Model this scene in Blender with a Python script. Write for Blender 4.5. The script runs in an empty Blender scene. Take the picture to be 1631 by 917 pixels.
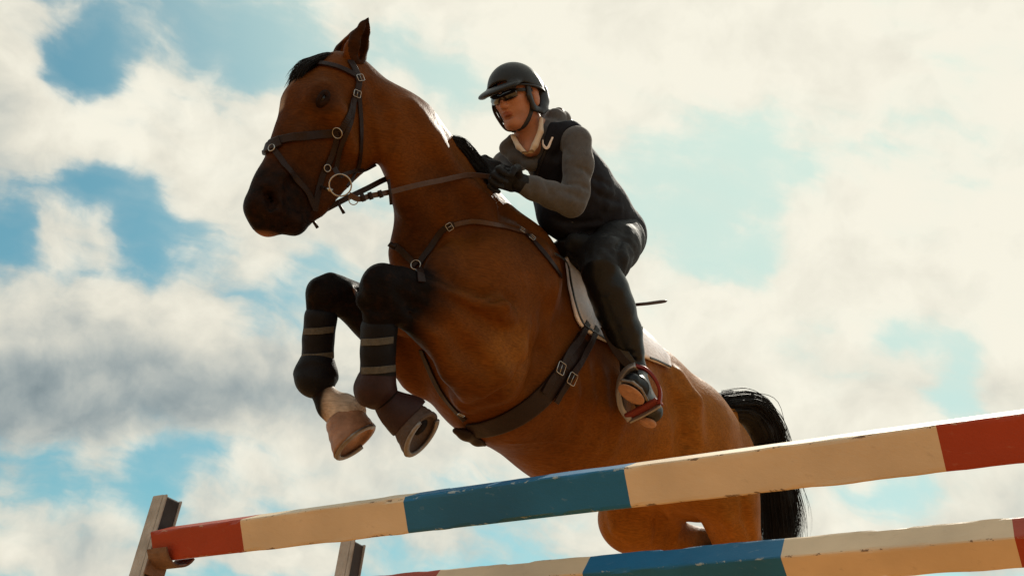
import bpy, bmesh, math, random
import numpy as np
from mathutils import Vector, Matrix
random.seed(7); np.random.seed(7)
scene = bpy.context.scene
COL = scene.collection

# ------------------------------------------------------------------ camera
W_PX, H_PX, F_PX = 1631.0, 917.0, 1530.0
PITCH, ROLL = math.radians(33.0), math.radians(6.0)
CAM = np.array([0.0, 0.0, 0.42])
fwd = np.array([0.0, math.cos(PITCH), math.sin(PITCH)])
_up = np.array([0.0, -math.sin(PITCH), math.cos(PITCH)])
_rt = np.array([1.0, 0.0, 0.0])
cup = _up*math.cos(ROLL) - _rt*math.sin(ROLL)
crt = _rt*math.cos(ROLL) + _up*math.sin(ROLL)
cam_d = bpy.data.cameras.new('camera'); cam = bpy.data.objects.new('camera', cam_d); COL.objects.link(cam)
cam_d.sensor_width = 36.0; cam_d.lens = 36.0*F_PX/W_PX
cam_d.clip_start = 0.05; cam_d.clip_end = 5000.0
cam.matrix_world = Matrix(((crt[0], cup[0], -fwd[0], CAM[0]), (crt[1], cup[1], -fwd[1], CAM[1]), (crt[2], cup[2], -fwd[2], CAM[2]), (0, 0, 0, 1)))
scene.camera = cam

def P(x, y, d):
    """world point seen at photo pixel (x, y) at depth d metres"""
    return CAM + d*(fwd + crt*((x - W_PX/2)/F_PX) + cup*((H_PX/2 - y)/F_PX))
def R(rpx, d):
    return rpx*d/F_PX
def nrm(v):
    v = np.asarray(v, float); return v/np.linalg.norm(v)

# ------------------------------------------------------------------ light
scene.view_settings.view_transform = 'Standard'
scene.view_settings.look = 'None'
scene.view_settings.exposure = 0.0
scene.view_settings.gamma = 1.0
scene.cycles.max_bounces = 8
SUN_DIR = nrm(P(1380, -130, 1.0) - CAM)
SUN_EL = math.asin(SUN_DIR[2]); SUN_AZ = math.atan2(SUN_DIR[0], SUN_DIR[1])
sun_d = bpy.data.lights.new('sun', 'SUN'); sun = bpy.data.objects.new('sun', sun_d); COL.objects.link(sun)
sun_d.energy = 4.2; sun_d.angle = math.radians(0.53); sun_d.color = (1.0, 0.93, 0.80)
sun.rotation_euler = Vector(SUN_DIR).to_track_quat('Z', 'Y').to_euler()
sun.location = (0, 0, 30)

world = bpy.data.worlds.new('World'); scene.world = world; world.use_nodes = True
# cloud cover seen over the jump, row by row down the sky (0 clear, 9 solid), every 80 x 60 pixels of view
COVER = ["664434467888999999889", "821421463677899999788", "930751235368877989756", "978677755578765667768", "788999987778644456578"[:21],
         "431488755555433347868", "176157888854322489688", "565158455588863279799", "888784568888968799989", "999995478888999869348",
         "999999978877888887838", "999998767788888999947", "425336888888888888767", "633268766667777554356", "676455666666776676786", "788878765555566677777"]
def build_sky():
    nt = world.node_tree; N = nt.nodes; Lk = nt.links; N.clear()
    def nd(t, **kw):
        n = N.new(t)
        for k, v in kw.items(): setattr(n, k, v)
        return n
    def mth(op, a, b=None, clamp=False):
        n = nd('ShaderNodeMath', operation=op); n.use_clamp = clamp
        for i, v in enumerate((a, b)):
            if v is None: continue
            if isinstance(v, (int, float)): n.inputs[i].default_value = v
            else: Lk.new(v, n.inputs[i])
        return n.outputs[0]
    def vm(op, a, b=None, out=0, scale=None):
        n = nd('ShaderNodeVectorMath', operation=op)
        for i, v in enumerate((a, b)):
            if v is None: continue
            if isinstance(v, (tuple, list, np.ndarray)): n.inputs[i].default_value = tuple(float(q) for q in v)
            else: Lk.new(v, n.inputs[i])
        if scale is not None:
            if isinstance(scale, (int, float)): n.inputs['Scale'].default_value = scale
            else: Lk.new(scale, n.inputs['Scale'])
        return n.outputs[out]
    def ramp(v, a, b, lo=0.0, hi=1.0, smooth=True):
        n = nd('ShaderNodeMapRange'); n.interpolation_type = 'SMOOTHSTEP' if smooth else 'LINEAR'
        Lk.new(v, n.inputs[0])
        for i, q in zip((1, 2, 3, 4), (a, b, lo, hi)): n.inputs[i].default_value = q
        return n.outputs[0]
    def mixc(f, a, b):
        n = nd('ShaderNodeMix', data_type='RGBA'); n.clamp_factor = True
        for s, v in ((0, f), (6, a), (7, b)):
            if isinstance(v, (tuple, float)): n.inputs[s].default_value = v
            else: Lk.new(v, n.inputs[s])
        return n.outputs[2]
    def noise(vec, scale, detail, rough, out=0):
        n = nd('ShaderNodeTexNoise'); Lk.new(vec, n.inputs['Vector']); n.inputs['Scale'].default_value = scale; n.inputs['Detail'].default_value = detail; n.inputs['Roughness'].default_value = rough
        return n.outputs[out]
    tc = nd('ShaderNodeTexCoord'); g = tc.outputs['Generated']
    sky = nd('ShaderNodeTexSky', sky_type='NISHITA'); sky.sun_disc = False
    sky.sun_elevation = SUN_EL; sky.sun_rotation = SUN_AZ
    sky.air_density = 1.2; sky.dust_density = 1.5; sky.ozone_density = 1.0
    # bend the direction so that cloud edges billow
    wv = vm('SCALE', vm('SUBTRACT', noise(g, 9.0, 5.0, .5, 1), (0.5, 0.5, 0.5)), scale=0.075)
    d = vm('ADD', g, wv)
    dx = vm('DOT_PRODUCT', d, crt, out=1); dy = vm('DOT_PRODUCT', d, cup, out=1); dz = mth('MAXIMUM', vm('DOT_PRODUCT', d, fwd, out=1), 0.05)
    u = mth('ADD', mth('MULTIPLY', mth('DIVIDE', dx, dz), F_PX/1600.0), (W_PX/2)/1600.0)
    v = mth('ADD', mth('MULTIPLY', mth('DIVIDE', dy, dz), -F_PX/60.0), (H_PX/2)/60.0)
    acc = None
    vv = nd('ShaderNodeCombineXYZ'); [Lk.new(v, vv.inputs[i]) for i in range(3)]
    for k in range(0, 16, 3):
        rp = nd('ShaderNodeValToRGB'); cr = rp.color_ramp; cr.interpolation = 'EASE'; Lk.new(u, rp.inputs[0])
        rows = [COVER[min(k+j, 15)] for j in range(3)]
        for i in range(21):
            col = tuple(int(r[i])/9.0 for r in rows)+(1,)
            if i == 0: e_ = cr.elements[0]; e_.position = 0
            elif i == 1: e_ = cr.elements[1]; e_.position = .05
            else: e_ = cr.elements.new(i*.05)
            e_.color = col
        w = vm('MAXIMUM', vm('SUBTRACT', (1, 1, 1), vm('ABSOLUTE', vm('SUBTRACT', vv.outputs[0], (k, k+1, k+2)))), (0, 0, 0))
        if k == 15: w = vm('MULTIPLY', w, (1, 0, 0))
        s = vm('DOT_PRODUCT', rp.outputs[0], w, out=1); acc = s if acc is None else mth('ADD', acc, s)
    # beyond the part of the sky the grid describes, the same broken cloud goes on
    inu = mth('MULTIPLY', ramp(u, -.12, 0.0), ramp(u, 1.12, 1.0)); inv = mth('MULTIPLY', ramp(v, -2.0, 0.0), ramp(v, 17.0, 15.0))
    front = ramp(vm('DOT_PRODUCT', g, fwd, out=1), .5, .7)
    inside = mth('MULTIPLY', mth('MULTIPLY', inu, inv), front)
    d2 = vm('ADD', g, vm('SCALE', wv, scale=.9))
    n1 = noise(vm('MULTIPLY', d2, (1.0, 1.0, 1.3)), 4.6, 7.0, .5)
    n2 = noise(vm('ADD', d2, (3.3, 1.7, 0.4)), 15.0, 7.0, .56)
    e1 = nrm(crt*.93-cup*.36); e2 = nrm(crt*.36+cup*.93)        # thin streaks drawn out along the wind
    st = nd('ShaderNodeCombineXYZ'); Lk.new(mth('MULTIPLY', vm('DOT_PRODUCT', d2, e1, out=1), 7.0), st.inputs[0]); Lk.new(mth('MULTIPLY', vm('DOT_PRODUCT', d2, e2, out=1), 26.0), st.inputs[1]); Lk.new(mth('MULTIPLY', vm('DOT_PRODUCT', d2, fwd, out=1), 8.0), st.inputs[2])
    n3 = noise(st.outputs[0], 1.0, 6.0, .55)
    gen = mth('ADD', mth('MULTIPLY', mth('SUBTRACT', n1, .5), 1.9), .62)
    base = mth('ADD', mth('MULTIPLY', acc, inside), mth('MULTIPLY', gen, mth('SUBTRACT', 1.0, inside)))
    dens = mth('ADD', mth('SUBTRACT', base, .045), mth('ADD', mth('MULTIPLY', mth('SUBTRACT', n2, .5), .70), mth('MULTIPLY', mth('SUBTRACT', n3, .5), .95)))
    cover = mth('ADD', mth('MULTIPLY', ramp(dens, 0.31, 0.68), .60), mth('MULTIPLY', ramp(dens, 0.05, 0.90), .40))
    # relief: cloud that is denser than its neighbour towards the sun is shaded, its sunward edge is bright
    d3 = vm('ADD', d2, tuple(nrm(SUN_DIR)*.030))
    n1b = noise(vm('MULTIPLY', d3, (1.0, 1.0, 1.3)), 4.6, 7.0, .5); n2b = noise(vm('ADD', d3, (3.3, 1.7, 0.4)), 15.0, 7.0, .56)
    rel = mth('ADD', mth('MULTIPLY', mth('SUBTRACT', n1, n1b), 1.3), mth('MULTIPLY', mth('SUBTRACT', n2, n2b), .42))
    cs = vm('DOT_PRODUCT', g, SUN_DIR, out=1)
    glow = ramp(cs, 0.70, 0.975)
    dark = None
    for (x, y, rx, ry, wgt) in [(90, 632, 280, 66, .26), (330, 655, 190, 50, .09), (40, 270, 130, 40, .07), (160, 540, 170, 60, .05), (520, 620, 200, 90, .10), (250, 590, 300, 110, .05), (1500, 600, 120, 60, .08)]:
        df = vm('SUBTRACT', vm('ADD', g, vm('SCALE', wv, scale=.45)), nrm(P(x, y, 1.0)-CAM)); a = mth('MULTIPLY', vm('DOT_PRODUCT', df, crt, out=1), F_PX/rx); b = mth('MULTIPLY', vm('DOT_PRODUCT', df, cup, out=1), F_PX/ry); c = mth('MULTIPLY', vm('DOT_PRODUCT', df, fwd, out=1), 3.0)
        q = mth('ADD', mth('ADD', mth('MULTIPLY', a, a), mth('MULTIPLY', b, b)), mth('MULTIPLY', c, c)); s = ramp(q, 0.0, 1.5, wgt, 0.0)
        dark = s if dark is None else mth('ADD', dark, s)
    lum = mth('ADD', mth('MULTIPLY', glow, 0.165), 0.915)
    lum = mth('ADD', lum, mth('MULTIPLY', rel, mth('SUBTRACT', 1.0, mth('MULTIPLY', glow, .30))))
    lum = mth('SUBTRACT', lum, dark)
    lum = ramp(lum, .15, 1.10, .17, .935, False)
    cl = vm('SCALE', mixc(ramp(lum, .30, .84), (0.60, 0.76, 0.82, 1), (1.0, 0.962, 0.82, 1)), scale=lum)
    # clear air: the physical sky, milky towards the sun
    sk = vm('MULTIPLY', sky.outputs[0], SKY_TINT)
    hz = mixc(mth('MULTIPLY', ramp(cs, 0.70, 0.97), .93), sk, (0.64, 0.79, 0.71, 1))
    gz = nd('ShaderNodeSeparateXYZ'); Lk.new(g, gz.inputs[0]); hz = mixc(ramp(gz.outputs[2], .26, .02), hz, (0.58, 0.70, 0.70, 1))      # pale towards the horizon
    col = mixc(cover, hz, cl)
    bg = nd('ShaderNodeBackground'); Lk.new(vm('SCALE', col, scale=10.0), bg.inputs[0]); bg.inputs[1].default_value = 0.1
    out = nd('ShaderNodeOutputWorld'); Lk.new(bg.outputs[0], out.inputs[0])
SKY_TINT = (0.064, 0.114, 0.097)
for _r in COVER: assert len(_r) == 21, _r
build_sky()
# ------------------------------------------------------------------ organic surfaces: smooth-blended volumes, meshed
class Vol:
    """a distance field on a grid laid along its own axes; blended solids are added or cut, then meshed as ONE surface"""
    def __init__(self, lo, hi, h, axes=np.eye(3)):
        self.A = np.asarray(axes, float); self.h = h
        self.lo = np.asarray(lo, float) ; n = np.ceil((np.asarray(hi)-self.lo)/h).astype(int)+1
        self.n = n; self.f = np.full(tuple(n), 1.0, np.float32)
        self.ax = [self.lo[i]+h*np.arange(n[i], dtype=np.float32) for i in range(3)]
    def loc(self, p): return self.A @ np.asarray(p, float)
    def _apply(self, lo, hi, fn, k, mode):
        i0 = np.maximum(0, np.floor((lo-self.lo)/self.h).astype(int)); i1 = np.minimum(self.n, np.ceil((hi-self.lo)/self.h).astype(int)+1)
        if np.any(i1 <= i0): return
        X = self.ax[0][i0[0]:i1[0]][:, None, None]; Y = self.ax[1][i0[1]:i1[1]][None, :, None]; Z = self.ax[2][i0[2]:i1[2]][None, None, :]
        d = fn(X, Y, Z).astype(np.float32)
        s = (slice(i0[0], i1[0]), slice(i0[1], i1[1]), slice(i0[2], i1[2])); f = self.f[s]
        if mode == 'add':
            t = np.clip(.5+.5*(f-d)/k, 0, 1); self.f[s] = f*(1-t)+d*t-k*t*(1-t)
        elif mode == 'cut':
            d = -d; t = np.clip(.5-.5*(f-d)/k, 0, 1); self.f[s] = f*(1-t)+d*t+k*t*(1-t)
        elif mode == 'and':
            t = np.clip(.5-.5*(f-d)/k, 0, 1); self.f[s] = f*(1-t)+d*t+k*t*(1-t)
    def cone(self, a, b, ra, rb, k=.03, ax=None, s=1.0, mode='add'):
        a = self.loc(a); b = self.loc(b)
        u = None if ax is None else nrm(self.A @ np.asarray(ax, float))
        m = max(ra, rb)*max(1, s)*1.0 + k + .02
        lo = np.minimum(a, b)-m; hi = np.maximum(a, b)+m
        q = 1/s-1
        def sq(v): return v if u is None else v+u*(v@u)*q
        B = sq(b-a); L2 = float(B@B)+1e-9
        def fn(X, Y, Z):
            x = X-a[0]; y = Y-a[1]; z = Z-a[2]
            if u is not None:
                w = (x*u[0]+y*u[1]+z*u[2])*q; x = x+u[0]*w; y = y+u[1]*w; z = z+u[2]*w
            t = np.clip((x*B[0]+y*B[1]+z*B[2])/L2, 0, 1)
            d = np.sqrt((x-B[0]*t)**2+(y-B[1]*t)**2+(z-B[2]*t)**2) - (ra+(rb-ra)*t)
            return d*min(1.0, s)**.5 if u is not None else d
        self._apply(lo, hi, fn, k, mode)
    def chain(self, pts, k=.03, ax=None, s=1.0, mode='add'):
        for (p, r), (p2, r2) in zip(pts, pts[1:]): self.cone(p, p2, r, r2, k, ax, s, mode)
    def ell(self, c, rad, axes, k=.03, mode='add'):
        c = self.loc(c); E = np.array([nrm(self.A @ np.asarray(e, float)) for e in axes]); r = np.asarray(rad, float)
        m = max(rad)+k+.02
        def fn(X, Y, Z):
            x = X-c[0]; y = Y-c[1]; z = Z-c[2]
            q = [(x*E[i][0]+y*E[i][1]+z*E[i][2])/r[i] for i in range(3)]
            k0 = np.sqrt(q[0]**2+q[1]**2+q[2]**2)+1e-6
            k1 = np.sqrt((q[0]/r[0])**2+(q[1]/r[1])**2+(q[2]/r[2])**2)+1e-6
            return np.maximum(k0*(k0-1)/k1, -.2)
        self._apply(c-m, c+m, fn, k, mode)
    def hit(self, p0, d, t0, t1):
        """first crossing of the surface along a ray"""
        t = np.arange(t0, t1, self.h*.5); q = (np.asarray(p0)[None]+t[:, None]*np.asarray(d)[None]) @ self.A.T
        g = (q-self.lo)/self.h; i = np.floor(g).astype(int); w = g-i
        ok = ((i >= 0) & (i < self.n-1)).all(1); i = np.clip(i, 0, self.n-2); v = 0
        for a in (0, 1):
            for b in (0, 1):
                for c in (0, 1):
                    v = v+self.f[i[:, 0]+a, i[:, 1]+b, i[:, 2]+c]*np.abs(1-a-w[:, 0])*np.abs(1-b-w[:, 1])*np.abs(1-c-w[:, 2])
        m = ok & (v < 0)
        return t[np.argmax(m)] if m.any() else None
    def half(self, p, n, k=.01):
        """keep only the side of the plane that n points away from"""
        p = self.loc(p); n = nrm(self.A @ np.asarray(n, float))
        self._apply(self.lo, self.lo+self.n*self.h, lambda X, Y, Z: (X-p[0])*n[0]+(Y-p[1])*n[1]+(Z-p[2])*n[2], k, 'and')
    def mesh(self, smooth=1, iso=0.0):
        f = self.f-iso; n = self.n
        ins = f < 0
        c = np.zeros(tuple(n-1), np.int8)
        for dx in (0, 1):
            for dy in (0, 1):
                for dz in (0, 1): c += ins[dx:n[0]-1+dx, dy:n[1]-1+dy, dz:n[2]-1+dz]
        act = np.argwhere((c > 0) & (c < 8))
        idx = np.full(tuple(n-1), -1, np.int32); idx[act[:, 0], act[:, 1], act[:, 2]] = np.arange(len(act))
        acc = np.zeros((len(act), 3)); cnt = np.zeros(len(act))
        cor = [(i, j, k) for i in (0, 1) for j in (0, 1) for k in (0, 1)]
        val = {q: f[act[:, 0]+q[0], act[:, 1]+q[1], act[:, 2]+q[2]] for q in cor}
        for q in cor:
            for a in range(3):
                if q[a]: continue
                q2 = list(q); q2[a] = 1; q2 = tuple(q2)
                v0, v1 = val[q], val[q2]; m = (v0 < 0) != (v1 < 0)
                t = np.where(m, v0/np.where(m, v0-v1, 1), 0)
                pt = np.tile(np.array(q, float), (len(act), 1)); pt[:, a] += t
                acc[m] += pt[m]; cnt[m] += 1
        V = (act+acc/np.maximum(cnt, 1)[:, None])*self.h+self.lo
        F = []
        for a in range(3):
            b, c2 = (a+1) % 3, (a+2) % 3
            s0 = [slice(None)]*3; s1 = [slice(None)]*3; s0[a] = slice(0, -1); s1[a] = slice(1, None)
            i0 = ins[tuple(s0)]; i1 = ins[tuple(s1)]
            for flip, m in ((False, i0 & ~i1), (True, ~i0 & i1)):
                e = np.argwhere(m); e = e[(e[:, b] > 0) & (e[:, c2] > 0) & (e[:, b] < n[b]-1) & (e[:, c2] < n[c2]-1)]
                def g(db, dc):
                    q = e.copy(); q[:, b] -= db; q[:, c2] -= dc; return idx[q[:, 0], q[:, 1], q[:, 2]]
                quad = np.stack([g(1, 1), g(0, 1), g(0, 0), g(1, 0)], 1)
                if flip: quad = quad[:, ::-1]
                F.append(quad)
        F = np.concatenate(F); F = F[(F >= 0).all(1)]
        if smooth:
            E = np.concatenate([F[:, [i, (i+1) % 4]] for i in range(4)])
            for it in range(smooth):
                S = np.zeros_like(V); C_ = np.zeros(len(V))
                for i, j in ((0, 1), (1, 0)):
                    for ax_ in range(3): S[:, ax_] += np.bincount(E[:, i], V[E[:, j], ax_], len(V))
                    C_ += np.bincount(E[:, i], minlength=len(V))
                V = V*.45+.55*S/np.maximum(C_, 1)[:, None]
        return V @ self.A, F       # back to world (A is orthonormal, rows are the axes)

def on_vol(v, x, y, off, t0=2.5, t1=5.0):
    d = nrm(P(x, y, 1.0)-CAM); t = v.hit(CAM, d, t0, t1)
    return None if t is None else CAM+d*(t+off)
def fold(v, pts, rpx, amt, k, cut=False, D_=3.3):
    """a soft ridge (or crease) amt metres high laid on the surface the camera side shows"""
    r = R(rpx, D_); q = [on_vol(v, x, y, -(r-amt) if cut else (r-amt)) for x, y in pts]; q = [p for p in q if p is not None]
    if len(q) > 1: v.chain([(p, r if 0 < i < len(q)-1 else r*.5) for i, p in enumerate(q)], k, mode='cut' if cut else 'add')

def link(name, me, mat=None, parent=None, smooth=True):
    o = bpy.data.objects.new(name, me); COL.objects.link(o)
    if mat is not None: me.materials.append(mat)
    if smooth and len(me.polygons): me.polygons.foreach_set('use_smooth', np.ones(len(me.polygons), bool))
    if parent is not None:
        o.parent = parent; o.matrix_parent_inverse = parent.matrix_world.inverted()
    return o
def pydata(name, V, F, mat=None, parent=None, smooth=True, attrs=None):
    me = bpy.data.meshes.new(name)
    me.from_pydata([tuple(v) for v in V] if not isinstance(V, np.ndarray) else V.tolist(), [], F if isinstance(F, list) else F.tolist())
    me.validate()
    if attrs:
        for k, a in attrs.items():
            at = me.attributes.new(k, 'FLOAT', 'POINT'); at.data.foreach_set('value', np.asarray(a, np.float32))
    me.update()
    return link(name, me, mat, parent, smooth)
def volobj(name, vol, mat=None, parent=None, smooth=1, attrfn=None, iso=0.0):
    V, F = vol.mesh(smooth, iso)
    return pydata(name, V, F, mat, parent, True, attrfn(V) if attrfn else None)
def thing(name, label, cat, loc=(0, 0, 0), group=None):
    o = bpy.data.objects.new(name, None); COL.objects.link(o); o.location = tuple(loc); o.empty_display_size = .1
    o['label'] = label; o['category'] = cat
    if group: o['group'] = group
    bpy.context.view_layer.update()
    return o
def tag(o, label=None, cat=None, group=None, kind=None):
    if label: o['label'] = label
    if cat: o['category'] = cat
    if group: o['group'] = group
    if kind: o['kind'] = kind
    return o

# sweeps -----------------------------------------------------------
def spline(pts, n=8):
    """Catmull-Rom through the points"""
    p = [np.asarray(q, float) for q in pts]; p = [2*p[0]-p[1]]+p+[2*p[-1]-p[-2]]; out = []
    for i in range(1, len(p)-2):
        for j in range(n):
            t = j/n; a, b, c, d = p[i-1], p[i], p[i+1], p[i+2]
            out.append(.5*((2*b)+(-a+c)*t+(2*a-5*b+4*c-d)*t*t+(-a+3*b-3*c+d)*t**3))
    out.append(p[-2]); return np.array(out)
def sweep(pts, wid, thk, nrmls=None, closed=False, prof='rect', seg=10):
    """strap or tube: width wid across, thickness thk along the outward normal"""
    p = np.asarray(pts, float); n = len(p)
    T = np.roll(p, -1, 0)-np.roll(p, 1, 0) if closed else np.gradient(p, axis=0)
    T /= np.linalg.norm(T, axis=1)[:, None]+1e-9
    if nrmls is None:
        N = np.zeros_like(p); v = np.array([.31, .22, .93]); v = np.cross(T[0], v); v = nrm(v)
        for i in range(n):
            v = v-T[i]*(v@T[i]); v = nrm(v); N[i] = v
    else:
        N = np.asarray(nrmls, float); N = N-T*(N*T).sum(1)[:, None]; N /= np.linalg.norm(N, axis=1)[:, None]+1e-9
    B = np.cross(T, N)
    wid = np.broadcast_to(np.asarray(wid, float), (n,)); thk = np.broadcast_to(np.asarray(thk, float), (n,))
    if prof == 'rect':
        r = .28
        sh = [(-1, -1+r), (-1, 1-r), (-1+.12, 1), (1-.12, 1), (1, 1-r), (1, -1+r), (1-.12, -1), (-1+.12, -1)]
    else: sh = [(math.cos(2*math.pi*i/seg), math.sin(2*math.pi*i/seg)) for i in range(seg)]
    m = len(sh); V = []
    for i in range(n):
        for (a, b) in sh: V.append(p[i]+B[i]*a*wid[i]/2+N[i]*b*thk[i]/2)
    F = []
    for i in range(n if closed else n-1):
        j = (i+1) % n
        for q in range(m): F.append([i*m+q, i*m+(q+1) % m, j*m+(q+1) % m, j*m+q])
    if not closed: F += [list(range(m))[::-1], [(n-1)*m+q for q in range(m)]]
    return np.array(V), F
def joinvf(parts):
    V = []; F = []; o = 0
    for v, f in parts:
        V.append(np.asarray(v, float)); F += [[int(q)+o for q in fc] for fc in f]; o += len(v)
    return np.concatenate(V), F
def fixn(o):
    bm = bmesh.new(); bm.from_mesh(o.data); bmesh.ops.recalc_face_normals(bm, faces=bm.faces); bm.to_mesh(o.data); bm.free(); return o
# ------------------------------------------------------------------ materials
def mat(name, col, rough=.6, spec=.4, metal=0.0, bump=None, var=None, coat=0, sheen=0, attr=None, attrcol=None, sss=0):
    """principled material; bump=(scale, strength, stretch), var=(scale, amount) colour mottling"""
    m = bpy.data.materials.new(name); m.use_nodes = True; nt = m.node_tree; N = nt.nodes; Lk = nt.links
    b = N['Principled BSDF']; b.inputs['Roughness'].default_value = rough; b.inputs['Metallic'].default_value = metal
    b.inputs['Specular IOR Level'].default_value = spec; b.inputs['Coat Weight'].default_value = coat; b.inputs['Coat Roughness'].default_value = .25
    b.inputs['Sheen Weight'].default_value = sheen; b.inputs['Sheen Roughness'].default_value = .4
    if sss: b.inputs['Subsurface Weight'].default_value = sss; b.inputs['Subsurface Radius'].default_value = (.02, .007, .004); b.inputs['Subsurface Scale'].default_value = .5
    tc = N.new('ShaderNodeTexCoord'); src = tc.outputs['Object']
    cur = None
    rgb = N.new('ShaderNodeRGB'); rgb.outputs[0].default_value = (*col, 1); cur = rgb.outputs[0]
    if attr:
        for a, c in attr:
            at = N.new('ShaderNodeAttribute'); at.attribute_name = a
            mx = N.new('ShaderNodeMix'); mx.data_type = 'RGBA'; mx.clamp_factor = True
            # ragged border of the marking
            nz = N.new('ShaderNodeTexNoise'); nz.inputs['Scale'].default_value = 45; nz.inputs['Detail'].default_value = 5; Lk.new(src, nz.inputs['Vector'])
            ad = N.new('ShaderNodeMath'); ad.operation = 'MULTIPLY_ADD'; Lk.new(nz.outputs[0], ad.inputs[0]); ad.inputs[1].default_value = .35; ad.inputs[2].default_value = -.175
            a2 = N.new('ShaderNodeMath'); a2.operation = 'ADD'; Lk.new(ad.outputs[0], a2.inputs[0]); Lk.new(at.outputs['Fac'], a2.inputs[1])
            # keep zero areas clean
            m3 = N.new('ShaderNodeMath'); m3.operation = 'MULTIPLY'; Lk.new(a2.outputs[0], m3.inputs[0])
            st = N.new('ShaderNodeMapRange'); Lk.new(at.outputs['Fac'], st.inputs[0]); st.inputs[2].default_value = .25; Lk.new(st.outputs[0], m3.inputs[1])
            Lk.new(m3.outputs[0], mx.inputs[0]); Lk.new(cur, mx.inputs[6]); mx.inputs[7].default_value = (*c, 1); cur = mx.outputs[2]
    if var:
        nz = N.new('ShaderNodeTexNoise'); nz.inputs['Scale'].default_value = var[0]; nz.inputs['Detail'].default_value = 6; nz.inputs['Roughness'].default_value = .65; Lk.new(src, nz.inputs['Vector'])
        mr = N.new('ShaderNodeMapRange'); Lk.new(nz.outputs[0], mr.inputs[0]); mr.inputs[1].default_value = .3; mr.inputs[2].default_value = .7; mr.inputs[3].default_value = 1-var[1]; mr.inputs[4].default_value = 1+var[1]
        sc = N.new('ShaderNodeVectorMath'); sc.operation = 'SCALE'; Lk.new(cur, sc.inputs[0]); Lk.new(mr.outputs[0], sc.inputs['Scale']); cur = sc.outputs[0]
        rr = N.new('ShaderNodeMapRange'); Lk.new(nz.outputs[0], rr.inputs[0]); rr.inputs[1].default_value = .3; rr.inputs[2].default_value = .7; rr.inputs[3].default_value = min(1, rough*1.15); rr.inputs[4].default_value = rough*.85
        Lk.new(rr.outputs[0], b.inputs['Roughness'])
    Lk.new(cur, b.inputs['Base Color'])
    if bump:
        mp = N.new('ShaderNodeMapping'); Lk.new(src, mp.inputs[0]); mp.inputs['Scale'].default_value = bump[2] if len(bump) > 2 else (1, 1, 1)
        n2 = N.new('ShaderNodeTexNoise'); n2.inputs['Scale'].default_value = bump[0]; n2.inputs['Detail'].default_value = 5; Lk.new(mp.outputs[0], n2.inputs['Vector'])
        bp = N.new('ShaderNodeBump'); bp.inputs['Strength'].default_value = bump[1]; bp.inputs['Distance'].default_value = .01; Lk.new(n2.outputs[0], bp.inputs['Height']); Lk.new(bp.outputs[0], b.inputs['Normal'])
    m['b'] = 0
    return m
M = {}
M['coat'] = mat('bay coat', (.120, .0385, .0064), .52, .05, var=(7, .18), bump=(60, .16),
    attr=[('mealy_lit', (.34, .130, .019)), ('dark', (.006, .0045, .0045)), ('white', (.62, .50, .40)), ('pink', (.30, .14, .09))])  # pale mask also holds painted light, dark mask also painted shade
def add_fur(m):
    """fine hair lying along the body: stretched noise in colour and relief"""
    nt = m.node_tree; N = nt.nodes; Lk = nt.links; b = N['Principled BSDF']
    tc = N.new('ShaderNodeTexCoord'); mp = N.new('ShaderNodeMapping'); Lk.new(tc.outputs['Object'], mp.inputs[0])
    mp.vector_type = 'POINT'; mp.inputs['Rotation'].default_value = (0, math.radians(-22), math.radians(-52)); mp.inputs['Scale'].default_value = (26, 210, 210)
    n = N.new('ShaderNodeTexNoise'); n.inputs['Scale'].default_value = 1.0; n.inputs['Detail'].default_value = 3; Lk.new(mp.outputs[0], n.inputs['Vector'])
    src = b.inputs['Base Color'].links[0].from_socket
    mr = N.new('ShaderNodeMapRange'); Lk.new(n.outputs[0], mr.inputs[0]); mr.inputs[1].default_value = .3; mr.inputs[2].default_value = .7; mr.inputs[3].default_value = .78; mr.inputs[4].default_value = 1.24
    sc = N.new('ShaderNodeVectorMath'); sc.operation = 'SCALE'; Lk.new(src, sc.inputs[0]); Lk.new(mr.outputs[0], sc.inputs['Scale']); Lk.new(sc.outputs[0], b.inputs['Base Color'])
    bp = N.new('ShaderNodeBump'); bp.inputs['Strength'].default_value = .35; bp.inputs['Distance'].default_value = .003; Lk.new(n.outputs[0], bp.inputs['Height'])
    n4 = N.new('ShaderNodeTexNoise'); n4.inputs['Scale'].default_value = 13; n4.inputs['Detail'].default_value = 4; Lk.new(tc.outputs['Object'], n4.inputs['Vector'])
    b4 = N.new('ShaderNodeBump'); b4.inputs['Strength'].default_value = .30; b4.inputs['Distance'].default_value = .02; Lk.new(n4.outputs[0], b4.inputs['Height'])
    old = b.inputs['Normal'].links[0].from_socket; Lk.new(old, b4.inputs['Normal']); Lk.new(b4.outputs[0], bp.inputs['Normal']); Lk.new(bp.outputs[0], b.inputs['Normal'])
add_fur(M['coat'])
M['hair'] = mat('black hair', (.006, .005, .005), .55, .22, bump=(120, .3))
M['hoof'] = mat('hoof horn', (.27, .135, .075), .5, .4, var=(18, .35), bump=(50, .3, (1, 1, 4)))
M['hoof_dark'] = mat('dark hoof horn', (.060, .035, .025), .55, .35, var=(18, .3), bump=(50, .3, (1, 1, 4)))
M['eye'] = mat('horse eye', (.006, .004, .003), .12, .35)
M['leather'] = mat('brown leather', (.016, .007, .005), .45, .22, var=(30, .25), bump=(220, .15))
M['tan_leather'] = mat('tan leather', (.060, .026, .011), .45, .4, var=(30, .25), bump=(220, .15))
M['black_leather'] = mat('black leather', (.009, .009, .010), .38, .5, var=(20, .2), bump=(160, .15))
M['steel'] = mat('steel', (.36, .34, .32), .25, .5, metal=1, var=(40, .1))
M['boot_shell'] = mat('dark boot shell', (.005, .0052, .008), .6, .16, var=(20, .25), bump=(200, .2))
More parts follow.
